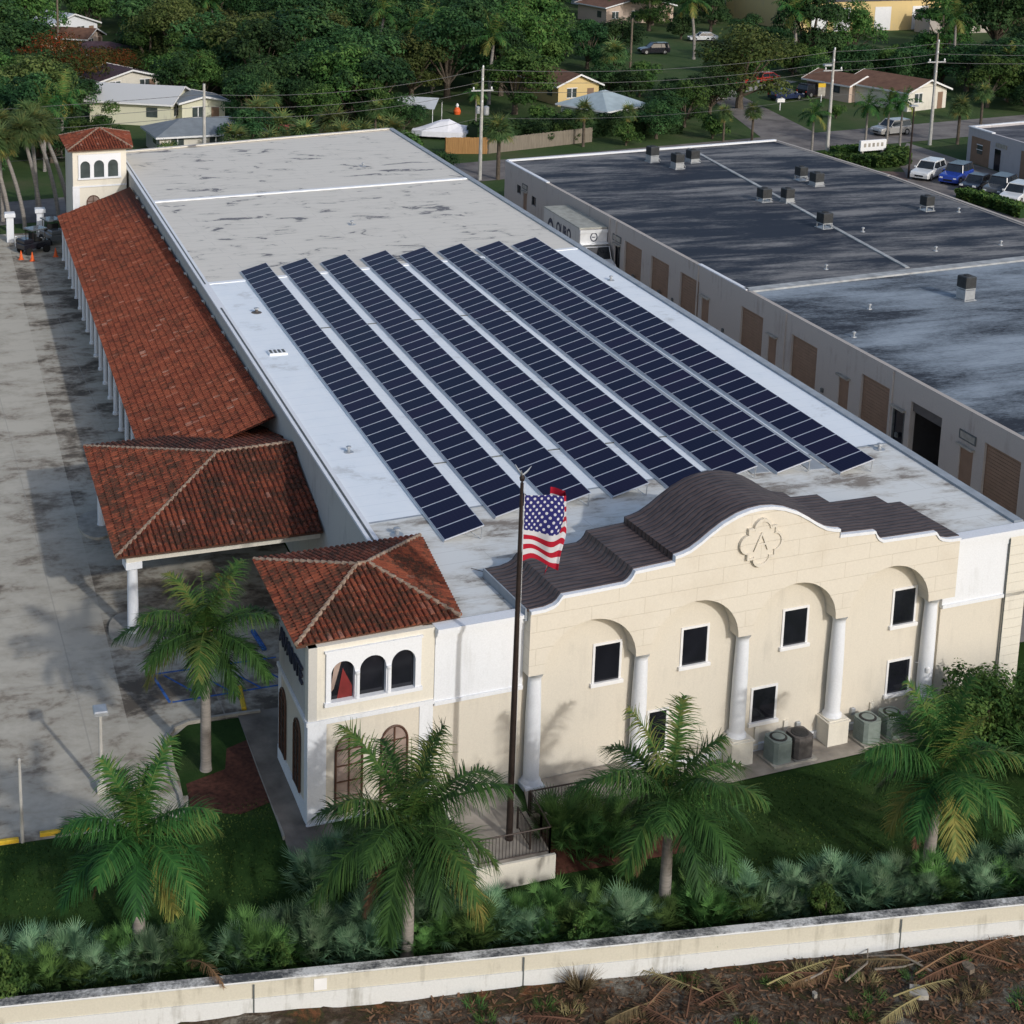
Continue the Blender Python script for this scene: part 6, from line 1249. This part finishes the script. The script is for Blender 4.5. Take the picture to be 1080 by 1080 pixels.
for k,x,y,h,l in ((15,8.0,98,2.6,'dark shrub behind the back tower roof'),(5,18,99.5,2.2,'green shrub right behind the back edge of the white roof'),(15,28,101,3.2,'dark shrub hugging the right end of the white roof back edge'),(5,34.5,100,4.6,'leafy green shrub at the top of the alley'),(15,36.8,97.5,3.2,'dark shrub at the end of the alley'),(5,25,101.5,3.6,'shrub beside the small sabal palm behind the roof')):
    dup(PR[k],(x,y,GZ-.1),x,h/3,l,None)
for i,(x,y,s) in enumerate(((29.0,103,1.25),(31.5,105,1.2),(33.4,103,1.1),(22,103,1.1),(26,106,1.2),(12,101,1.0),(19.5,107,1.1),(35.6,108,1.1),(30,110,1.3),(25,111,1.2))): dup(PR[44],(x,y,GZ-.3),i*1.7,s,'bushy fan palm in the thicket behind the white flat roof','fan palms behind the white roof')
# clipped hedges
def hedge(label,pts,wd,h,seed,leafk='leaf2',n=2600):
    t=thing('hedge',label,'hedge',(pts[0][0],pts[0][1],GZ)); rg=random.Random(seed); ox,oy=pts[0]; core=MB(); mb=MB()
    for p,q in zip(pts,pts[1:]):
        p=Vector((p[0]-ox,p[1]-oy,0)); q=Vector((q[0]-ox,q[1]-oy,0)); d=(q-p); s_=Vector((-d.y,d.x,0)).normalized(); core.strip(p+s_*-.42*wd,q-s_*.42*wd,0,h*.86,wd*.84)
        for k in range(int(n*d.length/10)):
            f=rg.random(); a=rg.uniform(-1,1); z=rg.random(); face=rg.random()
            if face<.5: o=p+d*f+s_*a*wd*.5+Vector((0,0,h*rg.uniform(.88,1.04)))
            else: o=p+d*f+s_*math.copysign(wd*.5*rg.uniform(.86,1.05),a)+Vector((0,0,h*z))
            u=Vector((rg.uniform(-1,1),rg.uniform(-1,1),rg.uniform(-.5,.5))).normalized(); w_=u.cross(Vector((rg.uniform(-1,1),rg.uniform(-1,1),1))).normalized(); mb.tint=min(1,max(0,.55+.8*noise.noise(o*1.2)+rg.uniform(-.2,.2))); s=.2*rg.uniform(.6,1.3)
            i=mb.vs([o-u*s,o+w_*s*.6,o+u*s,o-w_*s*.6]); mb.face((i,i+1,i+2,i+3))
    core.build('branches','leaf',t); mb.build('foliage',leafk,t); return t
hedge('clipped green hedge around the white sign at the junction',[(77.8,99.0),(82.5,96.6),(86.3,97.2),(88.2,100.8)],2.2,1.1,3)
hedge('clipped hedge behind the white sign',[(81.5,101.8),(88,102.9)],1.4,1.0,4)
hedge('low ragged hedge in front of the right end of the parked cars',[(82.6,81.5),(83.4,77.5),(83.6,73.5)],1.6,1.0,5)
hedge('tall leafy hedge along the grass strip behind the warehouse',[(47,116.3),(60,118.2),(72,118.4)],2.6,2.2,6,'leaf',1800)
# silver and green palmettos inside the boundary wall
def palmetto(k,seed,nl=40,r=.46):
    t=thing('palmetto_shrub','low palmetto shrub','shrub',(0,0,-50)); rg=random.Random(seed); mb=MB()
    for j in range(nl):
        f=(j+.5)/nl; az=j*2.39996+rg.uniform(-.3,.3); el=R(88-58*f**.9+rg.uniform(-8,8)); o=Vector((rg.uniform(-.15,.15),rg.uniform(-.15,.15),rg.uniform(0,.15)))
        fan(mb,o,az,el,rg.uniform(.5,1.05),r*rg.uniform(.95,1.4),13,.62-.35*f+rg.uniform(-.2,.25),rg,.040,.25,1.9)
    mb.build('fan_leaves',k,t); return t
PM=[palmetto('silver',1,54),palmetto('silver',2,60,.5),palmetto('silver',3,50,.46),palmetto('greenpal',4,54),palmetto('greenpal',5,58,.44)]
x=-9.6; i=0
while x<25:
    for row,(off,zs) in enumerate(((1.3,.95),(2.1,1.1))):
        xx=x+rnd.uniform(-.25,.25)+(.4 if row else 0); yy=wall_y(xx)+.3+off+rnd.uniform(-.2,.2)
        if xx>24.5 or (-3.4<xx<-2.6): continue
        nzv=noise.noise(Vector((xx*.33+5.3,row*.7,0))); gap=noise.noise(Vector((xx*.9,row*3.1,7)))
        if gap<-.33: continue
        k=rnd.choice((0,1,2)) if nzv>.08 else rnd.choice((3,4,0,3)); s=rnd.uniform(.72,1.08)*(1.0 if row==0 else 1.05)
        zn='left of the tower palm' if xx<2.8 else 'between tower palm and second arch palm' if xx<11.3 else 'between second arch palm and rightmost palm' if xx<20.6 else 'right of the rightmost palm'
        dup(PM[k],(xx,yy,gh(xx,yy)-.02),rnd.uniform(0,6.28),(s,s,s*rnd.uniform(.85,1.1)),('silvery green palmetto behind the boundary wall, ' if k<3 else 'green palmetto behind the boundary wall, ')+zn,('silver palmettos ' if k<3 else 'green palmettos ')+zn)
    x+=.80
for x,y,k,s in ((1.55,-1.5,0,1.0),(.75,-2.1,1,1.0),(2.6,-1.2,2,.9),(2.3,-2.2,0,.95),(3.6,-1.0,1,.95),(1.4,-2.9,3,.8),(4.5,-1.6,4,.9)):
    dup(PM[k],(x,y,gh(x,y)),x*3,s*1.05,'silvery palmetto clump at the foot of the front tower' if k<3 else 'green palmetto clump at the foot of the front tower','palmettos at the foot of the tower')
for x,y,k,s in ((9.3,-1.6,3,1.15),(9.9,-2.3,4,1.0),(10.5,-1.3,3,1.1),(11.6,-1.6,4,1.1),(12.7,-1.5,3,1.05),(13.6,-1.3,4,1.0),(14.6,-1.2,3,.9),(10.9,-2.4,3,.8)):
    dup(PM[k],(x,y,gh(x,y)),x*3,s*1.15,'green fan leaved clump in the bed below the porch railing','green clumps below the porch')
mb=MB(); mb.poly([(x,y,gh(x,y)+.03) for x,y in ((8.75,-2.9),(13.8,-2.6),(15.2,-1.0),(14.4,-.35),(8.8,-.7))]); struct(mb.build('mulch_bed','mulch'))
SHR=broad('column_shrub',1.7,.55,91,'leaf2',3800,.10,.05,1.3,7,.2); 
for lab,x,y,s in (('narrow bright green shrub between the palmettos left of the second arch palm',8.0,-6.55,.8),('narrow dense green shrub among the palmettos before the lawn',16.0,-7.35,.95),('dark green upright shrub at the lower left corner',-9.25,-4.9,1.25),('small rounded green shrub between palmettos near the wall plaque',-1.1,-5.5,.7)):
    dup(SHR,(x,y,gh(x,y)),x,s,lab,None)
BIG=broad('leafy_shrub',3.6,2.1,93,'leaf2',11000,.20,.12,.9,13,.5)
for lab,x,y,s in (('large bushy dark green shrub at the right corner of the building',27.6,.6,.95),('second large bushy shrub by the right edge',30.2,.2,.9)): dup(BIG,(x,y,gh(x,y)-.1),x,s,lab,None)
for lab,x,y,s in (('green feathery shrub under the last column',25.4,.7,1.2),('green feathery shrub at the right edge below the quoin',28.6,-2.0,1.3)): dup(PM[4],(x,y,gh(x,y)),x,s*1.2,lab,None)
for p_ in list(PR.values())+PM+[SHR,BIG]:
    for ch in list(p_.children): bpy.data.objects.remove(ch)
    bpy.data.objects.remove(p_)
# fallen fronds, straw tufts and debris outside the wall
rg=random.Random(8)
mb=MB(); frond(mb,(-.3,1.0,.55),R(-60),R(38),1.9,1.5,30,.30,.35,.03,rg,rach=.03); o=mb.build('fallen_frond','deadleaf'); o.location=(-3.6,-6.1,.35); tag(o,'brown dead frond hanging over the boundary wall top','palm frond')
for i,(x,y,az,L_) in enumerate(((13.0,-9.2,.2,2.6),(15.2,-9.3,2.9,2.4),(17.6,-9.9,.3,2.7),(11.0,-9.0,2.4,2.2),(19.6,-9.7,3.4,2.5),(8.9,-9.3,.6,2.0),(16.4,-10.6,.1,2.2),(10.0,-9.9,1.0,1.9),(20.8,-10.2,2.5,2.2),(9.4,-9.0,3.4,1.8),(10.6,-9.5,.3,1.7),(9.8,-10.4,2.2,1.8),(11.6,-10.0,1.6,1.6),(15.9,-9.0,3.3,2.2),(16.8,-9.3,.1,2.4),(18.0,-9.4,2.9,2.0),(14.6,-9.8,.8,1.7),(6.8,-9.2,2.8,1.5),(17.2,-10.8,3.5,1.9),(19.9,-9.4,.2,1.8))):
    mb=MB(); frond(mb,(0,0,.1),az,.12,L_,.25,34,.42,.4+.1*(i%3),.035,rg,rach=.035); o=mb.build('fallen_frond','deadleaf' if i%3 else 'dryleaf'); o.location=(x,y,gh(x,y)+.02); tag(o,'dead brown palm frond lying on the rough ground outside the wall','palm frond','fallen fronds outside the wall')
def tuft(label,x,y,k,n,h,sp,group=None,cat='grass tuft'):
    mb=MB()
    for j in range(n):
        a=rg.uniform(0,6.28); q=sp*math.sqrt(rg.random()); el=R(rg.uniform(45,88)); mb.tint=rg.random(); d=Vector((math.cos(a)*math.cos(el),math.sin(a)*math.cos(el),math.sin(el))); blade(mb,Vector((q*math.cos(a),q*math.sin(a),0)),d,Vector((math.sin(a),-math.cos(a),.1)),h*rg.uniform(.5,1.1),.022,rg.uniform(.1,.7),2)
    o=mb.build('grass_tuft',k); o.location=(x,y,gh(x,y)-.02); return tag(o,label,cat,group)
tuft('dry straw coloured weed clump growing against the boundary wall',7.55,-7.85,'dryleaf',260,.85,.22)
for i in range(34):
    x=rg.uniform(3,24); y=wall_y(x)-rg.uniform(.5,3.2); tuft('weedy green tuft on the rough ground outside the wall' if i%3 else 'dry tuft on the rough ground outside the wall',x,y,'greenpal' if i%3 else 'dryleaf',130,.32,.30,'green weed tufts' if i%3 else 'dry weed tufts')
mb=MB()
for i in range(4200):
    x=rg.uniform(1,26); y=wall_y(x)-rg.uniform(.12,4); p=Vector((x,y,gh(x,y)+.03)); a=rg.uniform(0,6.28); l=rg.uniform(.05,.30); mb.tint=rg.random(); d=Vector((math.cos(a)*l,math.sin(a)*l,rg.uniform(-.02,.06))); s=Vector((-math.sin(a),math.cos(a),0))*rg.uniform(.01,.05)
    i_=mb.vs([p-s,p+s,p+d+s*.4,p+d-s*.4]); mb.face((i_,i_+1,i_+2,i_+3))
tag(mb.build('leaf_litter','deadleaf'),'scattered dead leaves and twigs on the rough ground outside the wall','leaf litter',None,'stuff')
for i,(x,y,l,a) in enumerate(((15.4,-9.6,2.2,.4),(16.6,-9.3,1.7,-.3),(18.2,-9.9,1.9,2.2),(14.2,-9.3,1.2,.1))):
    mb=MB(); mb.tube([(0,0,.08),(l*.5*math.cos(a),l*.5*math.sin(a),.2),(l*math.cos(a+.3),l*math.sin(a+.3),.06)],[.04,.03,.012],6); o=mb.build('dead_branch','deadbark'); o.location=(x,y,gh(x,y)); tag(o,'grey dead branch lying outside the boundary wall','branch','dead branches')
for lab,x,y,s in (('flat pale stone slab lying in the debris at lower right',17.3,-10.6,.32),('small pale rock on the rough ground',14.2,-9.9,.1),('brown papery palm boot beside the debris',19.4,-10.0,.22)):
    mb=MB(); P=[(s*rg.uniform(.7,1.2)*math.cos(k*1.05),s*rg.uniform(.7,1.2)*math.sin(k*1.05)) for k in range(6)]; mb.prism(P,0,.12+s*.15); o=mb.build('stone_slab' if 'slab' in lab else 'rock' if 'rock' in lab else 'palm_boot','kerb' if 'brown' not in lab else 'wood'); o.location=(x,y,gh(x,y)); tag(o,lab,'stone' if 'brown' not in lab else 'palm boot')
# grass growing on the near lawns
mb=MB()
for i in range(26000):
    x=rg.uniform(-10,27); y=rg.uniform(wall_y(x)+.4,2.5)
    if y>1.85 and x<-2.6: continue
    if 0.1<x<9.3 and y>-.6: continue
    if x>=5.8 and x<8.9 and y>-3.2: continue
    a,d=LC(x,y)
    if x>8.8 and d>-1.2: continue
    p=Vector((x,y,gh(x,y))); aa=rg.uniform(0,6.28); h=rg.uniform(.03,.08); s=Vector((math.cos(aa),math.sin(aa),0))*.035; mb.tint=min(1,max(0,.5+.7*noise.noise(p*.6)+rg.uniform(-.3,.3))); l=Vector((rg.uniform(-.04,.04),rg.uniform(-.04,.04),h))
    i_=mb.vs([p-s,p+s,p+l]); mb.face((i_,i_+1,i_+2))
tag(mb.build('lawn_blades','leaf2'),'short dark grass of the front lawns','grass',None,'stuff')
